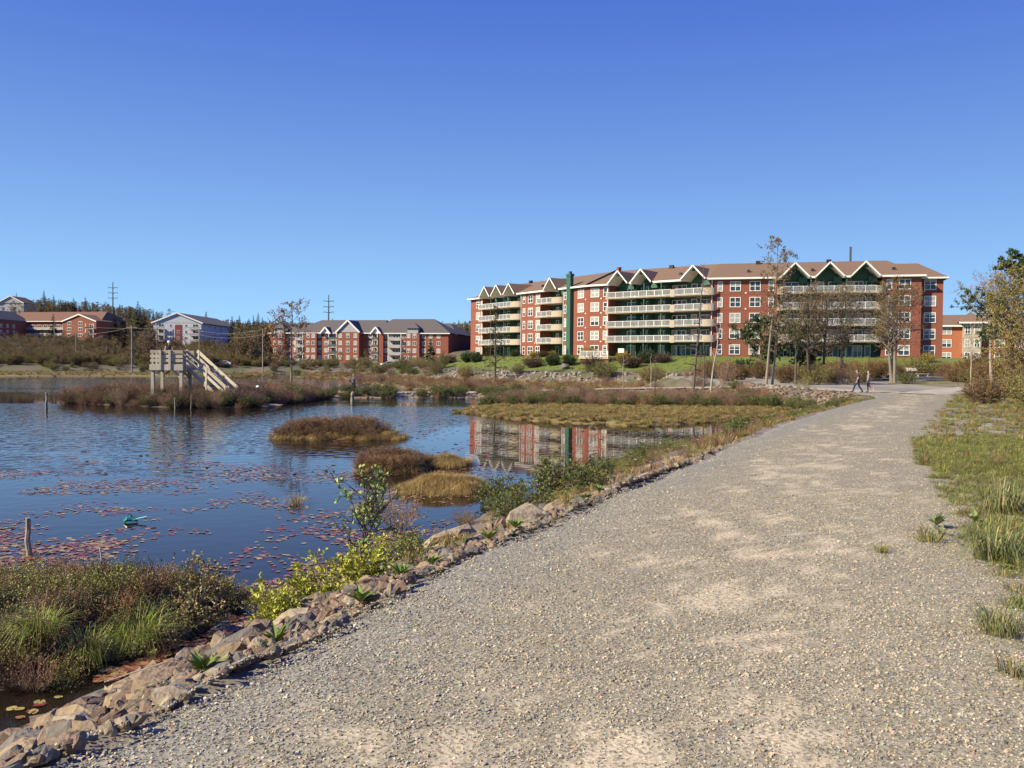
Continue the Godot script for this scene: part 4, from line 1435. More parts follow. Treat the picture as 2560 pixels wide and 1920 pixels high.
func make_plants():
	var gold := [Color(0.52, 0.35, 0.12), Color(0.62, 0.44, 0.17), Color(0.42, 0.27, 0.10), Color(0.40, 0.33, 0.09)]
	var green := [Color(0.24, 0.31, 0.05), Color(0.30, 0.35, 0.06), Color(0.17, 0.23, 0.045), Color(0.40, 0.34, 0.12), Color(0.34, 0.32, 0.085)]
	var olive := [Color(0.21, 0.22, 0.05), Color(0.30, 0.25, 0.08), Color(0.36, 0.27, 0.11), Color(0.16, 0.19, 0.04)]
	var brown := [Color(0.40, 0.22, 0.10), Color(0.46, 0.26, 0.11), Color(0.30, 0.17, 0.085), Color(0.50, 0.32, 0.15)]
	var lime := [Color(0.58, 0.58, 0.07), Color(0.66, 0.64, 0.09), Color(0.38, 0.46, 0.06)]
	for q in 3:
		PL["gold%d" % q] = tuft(q + 10, 120, 0.46, 0.62, 0.011, gold, 0.9).mesh()
		PL["green%d" % q] = tuft(q + 20, 60, 0.28, 0.36, 0.01, green, 0.7).mesh()
		PL["olive%d" % q] = tuft(q + 30, 50, 0.22, 0.34, 0.011, olive, 0.8).mesh()
		PL["sedge%d" % q] = tuft(q + 40, 360, 0.62, 0.55, 0.007, [Color(0.34, 0.47, 0.06), Color(0.42, 0.54, 0.08), Color(0.25, 0.35, 0.06), Color(0.52, 0.48, 0.16)], 0.9).mesh()
		PL["marsh%d" % q] = tuft(q + 50, 110, 0.32, 0.42, 0.016, gold + [Color(0.34, 0.30, 0.08), Color(0.28, 0.28, 0.07), Color(0.36, 0.34, 0.09)], 0.7).mesh()
		PL["heath%d" % q] = shrub(q + 60, 0.8, 0.6, 46, 5, 5, 0.035, brown + [Color(0.16, 0.15, 0.04), Color(0.12, 0.14, 0.035)], Color(0.30, 0.17, 0.11), 0.006).mesh()
		PL["leather%d" % q] = shrub(q + 70, 0.6, 0.5, 40, 6, 6, 0.042, [Color(0.55, 0.45, 0.24), Color(0.42, 0.38, 0.14), Color(0.28, 0.29, 0.08), Color(0.32, 0.20, 0.11), Color(0.62, 0.53, 0.32), Color(0.24, 0.27, 0.06)], Color(0.16, 0.10, 0.075), 0.004).mesh()
		PL["gale%d" % q] = shrub(q + 80, 0.75, 0.55, 34, 6, 7, 0.036, [Color(0.38, 0.43, 0.08), Color(0.48, 0.52, 0.11), Color(0.27, 0.33, 0.06), Color(0.34, 0.25, 0.11)], Color(0.17, 0.10, 0.075), 0.004).mesh()
		PL["bush%d" % q] = shrub(q + 90, 1.1, 0.85, 60, 7, 8, 0.07, [Color(0.16, 0.24, 0.045), Color(0.21, 0.29, 0.06), Color(0.12, 0.17, 0.04), Color(0.24, 0.19, 0.07)], Color(0.16, 0.11, 0.085), 0.008).mesh()
		PL["bare%d" % q] = shrub(q + 100, 1.6, 1.0, 60, 7, 3, 0.05, brown + [Color(0.24, 0.20, 0.07)], Color(0.30, 0.19, 0.14), 0.009).mesh()
		PL["rust%d" % q] = shrub(q + 110, 2.6, 1.7, 120, 9, 9, 0.1, [Color(0.36, 0.18, 0.08), Color(0.30, 0.18, 0.07), Color(0.32, 0.24, 0.07), Color(0.23, 0.21, 0.055)], Color(0.15, 0.10, 0.08), 0.014).mesh()
		PL["yellowbush%d" % q] = shrub(q + 120, 2.2, 1.5, 80, 8, 8, 0.09, [Color(0.30, 0.30, 0.055), Color(0.36, 0.33, 0.07), Color(0.21, 0.23, 0.045), Color(0.33, 0.22, 0.08)], Color(0.17, 0.13, 0.10), 0.012).mesh()
		PL["weed%d" % q] = weed(q + 130, 26, 0.10, 0.15, 0.042, [Color(0.19, 0.30, 0.045), Color(0.25, 0.36, 0.06), Color(0.16, 0.24, 0.04)]).mesh()
		PL["silver%d" % q] = weed(q + 140, 12, 0.14, 0.12, 0.05, [Color(0.40, 0.46, 0.25), Color(0.48, 0.52, 0.32), Color(0.26, 0.34, 0.12)]).mesh()
		PL["red%d" % q] = tuft(q + 150, 40, 0.3, 0.24, 0.008, [Color(0.32, 0.15, 0.09), Color(0.40, 0.24, 0.13), Color(0.26, 0.16, 0.08), Color(0.25, 0.24, 0.07)], 0.4).mesh()
	for q in 2: PL["tuss%d" % q] = tuft(q + 160, 200, 0.42, 0.5, 0.008, [Color(0.19, 0.26, 0.085), Color(0.25, 0.31, 0.10), Color(0.15, 0.20, 0.07), Color(0.34, 0.32, 0.13), Color(0.46, 0.37, 0.17)], 0.9).mesh()
	PL["lime"] = shrub(200, 0.38, 0.22, 26, 9, 9, 0.028, lime, Color(0.28, 0.30, 0.05), 0.004, 0.05).mesh()
	PL["ball"] = shrub(201, 1.5, 0.95, 110, 9, 9, 0.1, [Color(0.05, 0.10, 0.025), Color(0.07, 0.13, 0.03)], Color(0.1, 0.08, 0.06), 0.012, 0.1).mesh()
	PL["forsythia"] = shrub(202, 1.6, 1.1, 80, 8, 9, 0.11, [Color(0.62, 0.42, 0.02), Color(0.52, 0.36, 0.03), Color(0.35, 0.30, 0.04)], Color(0.2, 0.14, 0.06), 0.012, 0.15).mesh()
	PL["hedge"] = shrub(203, 1.4, 1.5, 110, 9, 7, 0.1, [Color(0.14, 0.07, 0.05), Color(0.17, 0.10, 0.06), Color(0.10, 0.08, 0.04)], Color(0.12, 0.07, 0.05), 0.012, 0.1).mesh()
	var dark := [Color(0.028, 0.045, 0.02), Color(0.035, 0.055, 0.025), Color(0.02, 0.032, 0.016)]
	for q in 4: PL["spruce%d" % q] = both(spruce(300 + q, 11.0, rr(2.1, 2.9), dark, 0.5, 0.06, 0.3))
	for q in 4:
		var wood := [Color(0.29, 0.20, 0.10), Color(0.32, 0.25, 0.10), Color(0.23, 0.20, 0.075), Color(0.26, 0.16, 0.09)]
		PL["farwood%d" % q] = both(tree_shape(320 + q, {"h": 8.5, "r": 0.13, "base": 0.3, "w": 2.3, "n": 13, "subs": 5, "twigs": 3, "leaves": 3, "leaf": 0.3, "cols": wood, "bark": Color(0.2, 0.17, 0.14)}))

# scatter over ground where "ok" says so
func scatter(called, label, category, shapes: Array, n: int, x0, x1, d0, d1, ok: Callable, s0, s1, tint = 0.25, mat = null):
	var xs := []
	var cs := []
	for q in shapes.size():
		xs.append([])
		cs.append([])
	for q in n:
		var x := rr(x0, x1)
		var d := rr(d0, d1)
		var y := hgt(x, d)
		if not ok.call(x, d, y): continue
		var k := rng.randi() % shapes.size()
		xs[k].append(spot(Vector3(x, y - 0.02, -d), rr(s0, s1), null, 0.15))
		cs[k].append(vary(Color.WHITE, tint))
	for k in shapes.size():
		if xs[k]: multi(called, label, category, shapes[k], mat if mat else M.leaf, xs[k], cs[k])

func three(a: String) -> Array: return [PL[a + "0"], PL[a + "1"], PL[a + "2"]]

func near_plants():
	# shrubs and sedges of the near bank
	var bank := [
		["sedge_tuft", "tall bright green sedge tuft in the middle of the near bank", "sedge", "sedge0", -4.12, 9.5, 1.15],
		["sedge_tuft", "leaning green sedge tuft near the left edge of the near bank", "sedge", "sedge1", -4.9, 8.9, 1.0],
		["sedge_tuft", "smaller green sedge tuft between the two taller sedges", "sedge", "sedge2", -4.45, 9.0, 0.9],
		["leatherleaf_shrub", "pale-leaved leatherleaf shrub at the right end of the near bank", "shrub", "leather0", -3.75, 10.2, 1.05],
		["leatherleaf_shrub", "cream-leaved leatherleaf shrub behind the tall sedge tuft", "shrub", "leather1", -4.05, 10.9, 1.1],
		["leatherleaf_shrub", "brown leatherleaf shrub overhanging dark water near the rocks", "shrub", "leather2", -4.0, 9.5, 0.75],
		["sweet_gale_shrub", "yellow-green sweet gale shrub left of the tall sedge tuft", "shrub", "gale0", -4.75, 10.3, 0.85],
		["sweet_gale_shrub", "green sweet gale shrub at the far left of the near bank", "shrub", "gale1", -5.35, 9.9, 0.85],
		["sweet_gale_shrub", "low green sweet gale shrub at the left picture edge by the water", "shrub", "gale2", -5.1, 8.75, 0.7],
		["leatherleaf_shrub", "straggly thin leatherleaf shrub standing in the water beyond the rocks", "shrub", "leather1", -3.05, 10.9, 0.8],
		["heath_shrub", "brown twiggy heath shrub at the bottom of the near bank", "shrub", "heath0", -4.6, 8.75, 0.6],
		["heath_shrub", "dark brown heath shrub hanging over the inlet at left", "shrub", "heath1", -5.25, 8.4, 0.55],
	]
	for w in bank: plant(w[0], w[1], w[2], PL[w[3]], G(w[4], w[5], -0.05), w[6] * 0.84)
	scatter("bank_growth", "mixed low sedge and twigs covering the near bank", "undergrowth", three("gale") + three("leather") + three("heath") + three("green"), 560, -8, -3.4, 8.2, 12.2, func(x, d, y): return zone == 2 and y > WY - 0.1, 0.22, 0.5, 0.5)
	# hummocks in the pond
	for w in [["big brown and gold heath hummock islet in the middle of the pond", -7.4, 37.0, 7], ["green-brown hummock with a golden left end in the pond", -3.7, 26.0, 3], ["reddish rear hummock beside the golden hummock", -2.1, 27.1, 2], ["round golden grass hummock near the path bank", -1.7, 21.9, 3]]:
		var o = thing("hummock", w[0], "hummock", G(w[1], w[2]), 0.0, "grassy hummocks in the pond")
		var n := 0
		var kinds: Array = {7: ["heath"], 3: ["heath", "marsh"], 2: ["marsh", "red", "heath"]}[w[3]]
		if w[1] == -1.7: kinds = ["gold"]
		var xs := []
		var gold_xs := []
		for q in 500:
			var x: float = w[1] + rr(-1, 1) * (3.2 if w[3] == 7 else 1.05)
			var d: float = w[2] + rr(-1, 1) * (1.7 if w[3] == 7 else 0.95)
			var y := hgt(x, d)
			if zone != 2 or y < WY - 0.03: continue
			var at: Vector3 = Vector3(x, y - 0.04, -d) - o.position
			var core := y > -1.42
			if w[3] == 7 and x < -5.2 and rng.randf() < (0.7 if core else 0.12): xs.append(spot(at, rr(0.4, 0.95)))
			elif w[3] != 7 and rng.randf() < 0.55: xs.append(spot(at, rr(0.4, 0.75)))
			else: gold_xs.append(spot(at, rr(0.5, 0.8)))
		var cs := []
		for q in xs.size(): cs.append(vary(Color(1, 1, 1), 0.25))
		if xs: multi("heath_top", "", "", PL[kinds[0] + "0"], M.leaf, xs, cs, "stuff", o)
		cs = []
		for q in gold_xs.size(): cs.append(vary(Color(1, 1, 1), 0.2))
		multi("grass_skirt", "", "", PL["gold1"], M.leaf, gold_xs, cs, "stuff", o)
	for w in [["small lone dry grass tussock in the open water", -4.85, 19.4, 0.75, "gold0"], ["golden grass tussock behind the leafy sapling", -3.1, 18.5, 0.95, "gold2"], ["grey-brown twiggy shrub in shallow water by the boulder", -2.15, 16.8, 0.95, "heath2"]]:
		plant("tussock" if w[4] != "heath2" else "twiggy_shrub", w[0], "tussock" if w[4] != "heath2" else "shrub", PL[w[4]], P(w[1], WY - 0.03, w[2]), w[3])
	# growth on the bank below the path
	var ok1 := func(x, d, y):
		var s: float = x - lerp_table(PATH_L, d)
		return zone == 1 and y > WY - 0.12 and s < (-1.6 if d < 22 else -1.0) and s > -9.0 and rng.randf() < 0.8
	scatter("bank_scrub", "brown and green scrub on the bank between path and pond", "undergrowth", three("heath") + three("gale") + three("bush"), 1500, -3, 24, 12, 60, ok1, 0.28, 0.52, 0.3)
	var ok2 := func(x, d, y):
		var s: float = x - lerp_table(PATH_L, d)
		return zone == 1 and y > WY and (s < -0.2 if d > 14 else s < -0.6)
	scatter("bank_grass", "dry golden and reddish grass on the upper bank", "grass", three("marsh") + three("red") + three("green"), 2600, -1, 25, 9, 62, ok2, 0.4, 0.85, 0.25)
	scatter("shore_sedge", "short brown sedge along the waterline under the bank", "grass", three("gold"), 350, -4, 20, 12, 58, func(x, d, y): return zone == 1 and y > WY - 0.1 and y < WY + 0.35, 0.35, 0.6)
	plant("lime_herb", "bright lime green feathery herb clump by the rocks", "herb", PL["lime"], G(-1.7, 7.75), 1.35)
	plant("lime_herb", "bright lime green feathery herb clump nearest the rocks' foot", "herb", PL["lime"], G(-2.0, 7.2), 1.2)
	plant("lime_herb", "bright lime herb clump under the leafy sapling", "herb", PL["lime"], G(-1.4, 8.35), 1.3)
	var sap := tree_shape(41, {"h": 1.05, "r": 0.011, "base": 0.2, "w": 0.36, "n": 18, "subs": 3, "twigs": 2, "leaves": 5, "leaf": 0.05, "up": 0.9, "wob": 0.05, "cols": [Color(0.28, 0.42, 0.08), Color(0.36, 0.50, 0.10), Color(0.20, 0.32, 0.06), Color(0.46, 0.54, 0.18)], "bark": Color(0.10, 0.07, 0.055)})
	plant("sapling", "slim young tree with fresh green leaves growing from the rocky bank", "sapling", both(sap), G(-1.5, 8.85), 1.0)
	plant("leafy_shrub", "green leafy shrub around the foot of the sapling", "shrub", PL["gale0"], G(-1.15, 9.6), 0.7)
	plant("leafy_shrub", "dense green shrub on the bank above the golden hummock", "shrub", PL["bush1"], G(1.0, 17.2, -0.1), 0.8)
	plant("leafy_shrub", "dark green low shrub beside the big pale boulder", "shrub", PL["bush2"], G(0.3, 15.0, -0.1), 0.6)
	plant("leafy_shrub", "upright fresh green shrub at the waterline behind the bank", "shrub", PL["bush0"], G(-0.2, 19.5, -0.1), 0.75)
	# weeds along the gravel's left edge
	for w in [[-1.62, 4.55, "broad-leaved green weed at the gravel edge nearest the viewer"], [-1.42, 5.2, "broad-leaved weed beside the second rock row at the gravel edge"], [-1.0, 5.75, "low weed on the gravel edge below the lime herbs"], [-0.8, 6.3, "weed with pointed leaves on the gravel edge"], [-0.62, 6.9, "green weed tuft just right of the lime herbs"], [-0.2, 7.9, "spreading weed on the gravel edge by the pale stones"], [0.9, 10.3, "dark green weed at the gravel edge right of the pale slab"], [1.15, 11.2, "weed clump at the gravel edge under the scrub"], [0.05, 8.1, "small weed out on the gravel"]]:
		plant("weed", w[2], "weed", PL["weed%d" % (rng.randi() % 3)], G(w[0], w[1], 0.03), rr(0.75, 1.05))
	# reddish seed heads with white tops on the bank
	var ok3 := func(x, d, y):
		var s: float = x - lerp_table(PATH_L, d)
		return s < -0.1 and s > -1.2
	scatter("seed_heads", "reddish stems with white seed heads at the path edge", "flowers", three("red"), 160, 2, 8, 13, 22, ok3, 0.8, 1.3)
	var fl := Geo.new()
	for q in 6: fl.leaf(Vector3(0, 0.3, 0), Vector3(cos(q * 1.05), 0.5, sin(q * 1.05)).normalized(), Vector3.UP, 0.035, 0.03, Color.WHITE)
	fl.tube([Vector3.ZERO, Vector3(0, 0.3, 0)], [0.004, 0.003], 3, Color(0.3, 0.2, 0.1), false)
	var xs := []
	var cs := []
	for q in 60:
		var d := rr(13, 24)
		var x := lerp_table(PATH_L, d) - rr(0.0, 1.2) if q < 34 else lerp_table(PATH_R, d) + rr(0.2, 2.2)
		xs.append(spot(G(x, d), rr(0.7, 1.2)))
		cs.append(Color(0.8, 0.76, 0.66) if q < 50 else Color(0.75, 0.5, 0.03))
	multi("flower_heads", "white and yellow flower heads along the path", "flowers", fl.mesh(), M.leaf, xs, cs)
	# verge on the right
	for w in [["grass_tussock", "big blue-green grass tussock at the right picture edge", "tussock", "tuss0", 4.05, 7.15, 1.0], ["grass_tussock", "green tussock cut by the right edge behind the blue-green one", "tussock", "tuss1", 5.35, 9.4, 1.1], ["grass_tussock", "small yellow-green tussock left of the big blue-green one", "tussock", "olive1", 3.85, 7.9, 0.9], ["grass_tussock", "isolated grass tussock at the right edge in the lower gravel", "tussock", "tuss1", 2.95, 5.15, 0.6], ["grass_tussock", "flat dry tussock at the lower right edge of the gravel", "tussock", "olive0", 2.62, 4.45, 0.6], ["grass_tussock", "tiny tuft growing alone in the gravel near the right verge", "tussock", "green2", 3.2, 7.4, 0.45], ["leafy_weed", "grey-leaved weed patch at the front of the right verge", "weed", "silver0", 4.25, 8.6, 1.5], ["leafy_weed", "silvery weed clump right of the grey-leaved patch", "weed", "silver1", 4.75, 8.8, 1.2], ["leafy_weed", "pale weed clump behind the small yellow-green tussock", "weed", "silver2", 4.1, 8.2, 1.0]]:
		plant(w[0], w[1], w[2], PL[w[3]], G(w[4], w[5], 0.01), w[6])
	var verge := func(x, d, y):
		var over: float = x - lerp_table(PATH_R, d)
		return zone == 4 and over > -0.1 + maxf(0.0, nz.get_noise_2d(x * 0.7, d * 0.7)) * 0.6 and rng.randf() < (0.4 + 0.6 * smoothstep(-0.3, 0.15, nz.get_noise_2d(x * 0.9 + 20.0, d * 0.9))) * clampf(over * 0.8 + 0.4, 0.0, 1.0)
	scatter("verge_grass", "patchy green and straw grass on the right verge", "grass", three("green") + three("olive") + three("olive"), 40000, 2, 14, 4, 20, verge, 0.25, 0.6)
	scatter("verge_herbs", "low broad-leaved herbs among the verge grass", "herbs", three("weed") + three("silver"), 1500, 2, 14, 5, 20, verge, 0.3, 0.7)
	scatter("verge_grass", "longer rough grass farther along the verge", "grass", three("olive") + three("green") + three("olive") + [PL["marsh0"]], 14000, 6, 44, 18, 64, verge, 0.4, 0.85)
	scatter("verge_red", "russet dry stems in the verge", "grass", three("red"), 600, 5, 24, 10, 34, func(x, d, y): return zone == 4 and nz.get_noise_2d(x * 0.6 + 70.0, d * 0.6) > 0.16, 0.5, 0.9)

# first dry ground met going away from the viewer
func toe(x: float, d: float, on := 0.0) -> Vector3:
	while hgt(x, d) < WY + 0.05 and d < 120.0: d += 0.15
	return G(x, d + on, -0.12)

func mid_plants():
	# shrubs on the platform islet
	for q in 46:
		var t := rng.randf()
		var x := rr(-33.2, -17.2)
		var d := rr(59, 70)
		var y := hgt(x, d)
		if zone != 2 or y < -1.5: continue
		if absf(x + 24.4) < 1.7 and d > 60.4 and d < 64.5 or x > -23.5 and x < -19.2 and d > 59.8 and d < 64: 
			if rng.randf() < 0.8: continue
		var low: bool = d < 61.5 or x > -20.0
		plant("islet_shrub", "green-tinged low shrub along the near shore of the platform islet" if low and q % 2 else "reddish brown twiggy shrub on the platform islet", "shrub", PL[("bush%d" if low and q % 2 else "bare%d") % (q % 3)], Vector3(x, y - 0.1, -d), rr(0.65, 0.9) * (0.75 if low else 1.0), null, "shrubs on the platform islet")
	scatter("islet_heath", "low reddish heath covering the platform islet", "undergrowth", three("heath") + three("bare") + [PL["bush0"]], 2400, -34, -16.5, 58.5, 80, func(x, d, y): return zone == 2 and y > WY - 0.1, 0.5, 0.82)
	# bushes on the causeway's near bank
	for w in [["round green bush on the causeway bank right of the islet", -17.7, 74.5, 1.25], ["low brown-green bush left of the standing person", -14.2, 79.5, 0.9], ["green bush right of the standing person", -11.4, 79.0, 1.15], ["wide green bush on the causeway bank left of the marsh tongue", -7.0, 80.0, 1.2], ["second green bush of the pair left of the marsh tongue", -5.2, 80.3, 1.15], ["green bush at the start of the marsh tongue", -1.0, 81.5, 1.05], ["rounded bush on the causeway bank behind the marsh tongue", 1.6, 82.5, 1.1], ["dark green bush behind the middle of the marsh tongue", 4.6, 83.0, 1.15]]:
		plant("causeway_bush", w[0], "bush", PL["bush%d" % (rng.randi() % 3)], toe(w[1], w[2] - 6.0, 0.25), w[3], null, "bushes on the causeway bank")
	scatter("causeway_scrub", "low bushes scattered along the causeway bank", "undergrowth", three("bush") + three("heath"), 420, -19, 8, 74, 86, func(x, d, y): return zone == 1 and y > WY - 0.05 and nz.get_noise_2d(x * 0.8, 5.0) > -0.12, 0.45, 0.85)
	scatter("causeway_scrub", "brown scrub behind the marsh tongue", "undergrowth", three("bare") + three("heath") + three("bush"), 1100, -2, 22, 63, 86, func(x, d, y): return (zone == 2 and d > 63 or zone == 1) and y > WY - 0.05 and d < 82.0, 0.45, 0.85)
	scatter("marsh_grass", "olive and gold sedge mat on the marsh tongue", "grass", three("marsh") + three("olive"), 5200, -5, 21, 44, 70, func(x, d, y): return zone == 2 and y > WY - 0.04, 0.5, 0.95)
	scatter("marsh_grass", "gold and brown sedge on the marsh beyond the causeway", "grass", three("marsh") + three("marsh") + [PL["heath0"]], 7000, -66, 24, 95, 254, func(x, d, y): return zone == 2 and y > WY - 0.02, 0.7, 1.25)
	scatter("marsh_grass", "flat brown-green sedge on the far left marsh", "grass", three("marsh") + three("olive"), 3000, -180, -52, 148, 240, func(x, d, y): return zone == 2 and y > WY - 0.02, 1.0, 1.8)
	scatter("shore_growth", "reddish marsh edge shrubs in the far pond", "undergrowth", three("bare"), 800, -40, 20, 96, 160, func(x, d, y): return zone == 2 and y < -1.42 and y > WY, 0.5, 1.0)
	# scrub by the junction behind the walkers
	for w in [["yellow-green bush behind the causeway left of the walkers", "yellowbush0", 29.6, 85, 0.95], ["olive bush at the foot of the middle tree clump", "yellowbush1", 32.0, 88, 0.9], ["dark brown bush just left of the walking couple", "bare0", 33.5, 86, 1.5], ["green and brown bush right behind the walkers", "yellowbush2", 36.0, 90, 0.95], ["small pale-leaved shrub on the causeway edge", "gale1", 25.6, 75.5, 1.6], ["broad grey-green bush at the foot of the forked tree", "bush0", 40.2, 88, 1.3], ["dry tan bush beside the tall thin tree's foot", "bare1", 22.2, 90, 1.5], ["low tan bush left of the tall pair of trunks", "bare2", 20.0, 92, 1.3], ["large russet bush right of the bench", "rust0", 54.0, 100, 1.25], ["tall russet bush under the pink-budded tree", "rust1", 58.0, 98, 1.35], ["dark russet bush beside the white trunk", "rust2", 50.5, 92, 1.0], ["olive bush left of the russet bushes", "yellowbush0", 53.0, 112, 1.4], ["yellow-green shrub at the bend of the path", "yellowbush1", 35.5, 60, 0.75], ["green leafy bush at the right edge beyond the verge", "yellowbush2", 21.4, 35.0, 0.75], ["russet and green bush left of the right-edge bush", "rust0", 23.0, 42, 0.6], ["bright green bush at the right picture edge", "bush1", 19.9, 31.5, 1.2], ["dense olive bush under the right-hand trees", "yellowbush0", 27.5, 46, 1.0], ["tangled russet bush behind the right-edge bushes", "rust1", 31.0, 52, 0.95]]:
		plant("bush", w[0], "bush", PL[w[1]], G(w[2], w[3], -0.1), w[4])
	scatter("thicket", "brown and olive thicket behind the causeway junction", "undergrowth", three("bare") + three("rust") + three("bare"), 260, 22, 74, 88, 132, func(x, d, y): return zone == 4 and not (x / d > 0.425 and x / d < 0.5 and d < 112) and x / d < 0.62 and (x > 30 or rng.randf() < 0.3), 0.5, 0.95)
	scatter("thicket", "low brush in the right-hand wood", "undergrowth", three("rust") + three("yellowbush"), 130, 26, 75, 44, 92, func(x, d, y): return zone == 4 and x - lerp_table(PATH_R, d) > 6.0 and not (d > 60 and x < 62 and x > 30 and d < 86), 0.5, 0.9)

const ORD := ["first", "second", "third", "fourth", "fifth", "sixth", "seventh", "eighth", "ninth", "tenth", "eleventh", "twelfth", "thirteenth", "fourteenth", "fifteenth", "sixteenth"]
func far_plants():
	# planting on the lawn
	for w in [["dark green clipped shrub, left of the pair on the lawn", "ball", -10.0, 192, 1.6], ["dark green clipped shrub, right of the pair on the lawn", "ball", -7.9, 189, 1.5], ["brown shrub left of the clipped pair", "hedge", -14.6, 197, 1.5], ["green ball shrub below the left wing windows", "ball", 0.6, 186.5, 1.0], ["yellow forsythia left of the chimney under the brick bay", "forsythia", 4.3, 178, 0.8], ["brown shrub between the two small forsythias", "hedge", 6.2, 176.5, 0.9], ["yellow forsythia just left of the chimney plinth", "forsythia", 8.2, 174.2, 0.75], ["large yellow forsythia right of the chimney", "forsythia", 14.4, 163.3, 1.35], ["yellow flowering shrub in front of the terrace", "forsythia", 20.0, 155.0, 1.3], ["dark brown hedge at the lawn's foot", "hedge", 4.0, 163.5, 1.5], ["long green hedge at the lawn's foot", "ball", 7.6, 161.5, 1.5], ["green bush right end of the lawn hedge", "ball", 10.4, 159.0, 1.4], ["brown bush beside the garage door", "hedge", 14.5, 153.5, 1.5], ["dark red-brown bush right of the garage door", "hedge", 20.6, 149.5, 1.5], ["bright green bush beside the terrace", "ball", 23.6, 151.5, 1.6], ["brown shrub in front of the long balconies", "hedge", 26.0, 150.2, 1.3], ["green bush on the lawn before the right wing", "ball", 36.5, 139.0, 1.2], ["yellow shrub by the right end wall", "forsythia", 66.5, 138.0, 1.0]]:
		plant("garden_shrub", w[0], "shrub", PL[w[1]], G(w[2], w[3], -0.05), w[4])
	scatter("lawn_grass", "mown grass on the slope below the apartment block", "grass", three("green"), 5000, -16, 66, 126, 200, func(x, d, y): return zone == 3, 0.7, 1.2)
	# growth along the far bank
	var ok4 := func(x, d, y):
		var s: float = d - lerp_table(SHORE, x)
		return (zone == 1 or zone == 5) and y > WY and y < 1.4 and (x < -14 and s < 34 or x >= -14 and y < 0.3 and rng.randf() < 0.25) and not (x / d > -0.16 and x / d < -0.118 and d > 215)
	scatter("far_scrub", "green and brown scrub along the far shore and road bank", "undergrowth", three("bush") + three("bare") + three("yellowbush"), 2600, -130, 44, 120, 310, ok4, 0.8, 1.5, 0.3)
	scatter("bank_tall_grass", "tall dry grass on the far road bank", "grass", three("marsh"), 2600, -130, 44, 120, 300, func(x, d, y): return zone == 1 and y > WY, 1.0, 1.9)
	scatter("slope_thicket", "brown and olive thicket on the slope below the left-hand blocks", "undergrowth", [PL["farwood0"][1], PL["farwood1"][1], PL["farwood2"][1], PL["farwood3"][1]], 1500, -240, -62, 226, 345, func(x, d, y): return zone == 5 and x / d < -0.29 and d - lerp_table(SHORE, x) > 4.0 and x / d > -0.68, 0.3, 0.62, 0.3)
	scatter("slope_thicket", "low scrub on the slope below the left-hand blocks", "undergrowth", three("bare") + three("rust") + three("yellowbush"), 1800, -240, -62, 222, 345, func(x, d, y): return zone == 5 and x / d < -0.27 and x / d > -0.68, 0.9, 1.7, 0.3)
	# wooded hillside
	var blocks := [[-0.283, -0.045, 345.0, 262.0], [-0.418, -0.325, 412.0, 300.0], [-0.59, -0.445, 420.0, 330.0], [-0.66, -0.56, 405.0, 330.0]]
	var clear := func(x: float, d: float) -> bool:
		var a := x / d
		if x < -262 and x > -290 and d > 440 and d < 490: return false
		for b in blocks:
			if a > b[0] and a < b[1] and d < b[2]: return false
		return true
	var wx := [[], [], [], []]
	var wc := [[], [], [], []]
	var sx := [[], [], [], []]
	var sc := [[], [], [], []]
	for q in 5200:
		var d := 245.0 + 420.0 * pow(rng.randf(), 1.4)
		var x := rr(-0.68, 0.02) * d
		var y := hgt(x, d)
		if zone != 5 or d - lerp_table(SHORE, x) < 14.0 or not clear.call(x, d): continue
		if x > -60 and d < 300: continue
		var k := rng.randi() % 4
		var conifer: bool = nz2.get_noise_2d(x * 0.12, d * 0.12) > 0.05 + (0.0 if d > 320 else -0.1) and rng.randf() < 0.75
		if conifer:
			sx[k].append(spot(Vector3(x, y - 0.3, -d), rr(0.55, 1.05)))
			sc[k].append(vary(Color(1, 1, 1), 0.3))
		else:
			wx[k].append(spot(Vector3(x, y - 0.3, -d), rr(0.75, 1.25)))
			wc[k].append(vary(pick([Color(1, 1, 1), Color(1.1, 1.0, 0.75), Color(0.85, 0.95, 0.7), Color(1.0, 0.8, 0.75)]), 0.25))
	for k in 4:
		multi("hillside_wood", "bare brown and olive wood on the far hillside", "woodland", PL["farwood%d" % k][1], M.leaf, wx[k], wc[k])
		multi("hillside_wood", "bare brown trunks of the far hillside wood", "woodland", PL["farwood%d" % k][0], M.bark, wx[k], wc[k])
		multi("hillside_spruces", "dark spruces massed among the far hillside wood", "woodland", PL["spruce%d" % k][1], M.leaf, sx[k], sc[k])
	# low trees before the far blocks
	var nth := -1
	nth = -1
	for w in [[-0.262, 300, 0.55], [-0.25, 310, 0.5], [-0.205, 300, 0.6], [-0.198, 296, 0.55], [-0.17, 300, 0.62], [-0.163, 296, 0.65], [-0.155, 302, 0.6], [-0.128, 290, 0.45], [-0.118, 292, 0.5], [-0.098, 284, 0.45], [-0.08, 276, 0.5]]:
		nth += 1
		plant("young_tree", "small budding tree before the grey-roofed brick block, %s from the left" % ORD[nth], "tree", PL["farwood%d" % (rng.randi() % 4)], G(w[0] * w[1], w[1], -0.2), w[2], null, "young trees before the grey-roofed block")
	nth = -1
	for w in [[-0.575, 340, 0.7], [-0.56, 350, 0.6], [-0.545, 340, 0.7], [-0.52, 350, 0.75], [-0.505, 345, 0.65], [-0.49, 350, 0.6], [-0.4, 330, 0.4], [-0.385, 326, 0.38], [-0.36, 330, 0.4], [-0.345, 322, 0.42]]:
		nth += 1
		plant("young_tree", "low bare tree on the slope below the left-hand blocks, %s from the left" % ORD[nth], "tree", PL["farwood%d" % (rng.randi() % 4)], G(w[0] * w[1], w[1], -0.2), w[2], null, "low trees below the left-hand blocks")
	# spruces that stand out
	nth = -1
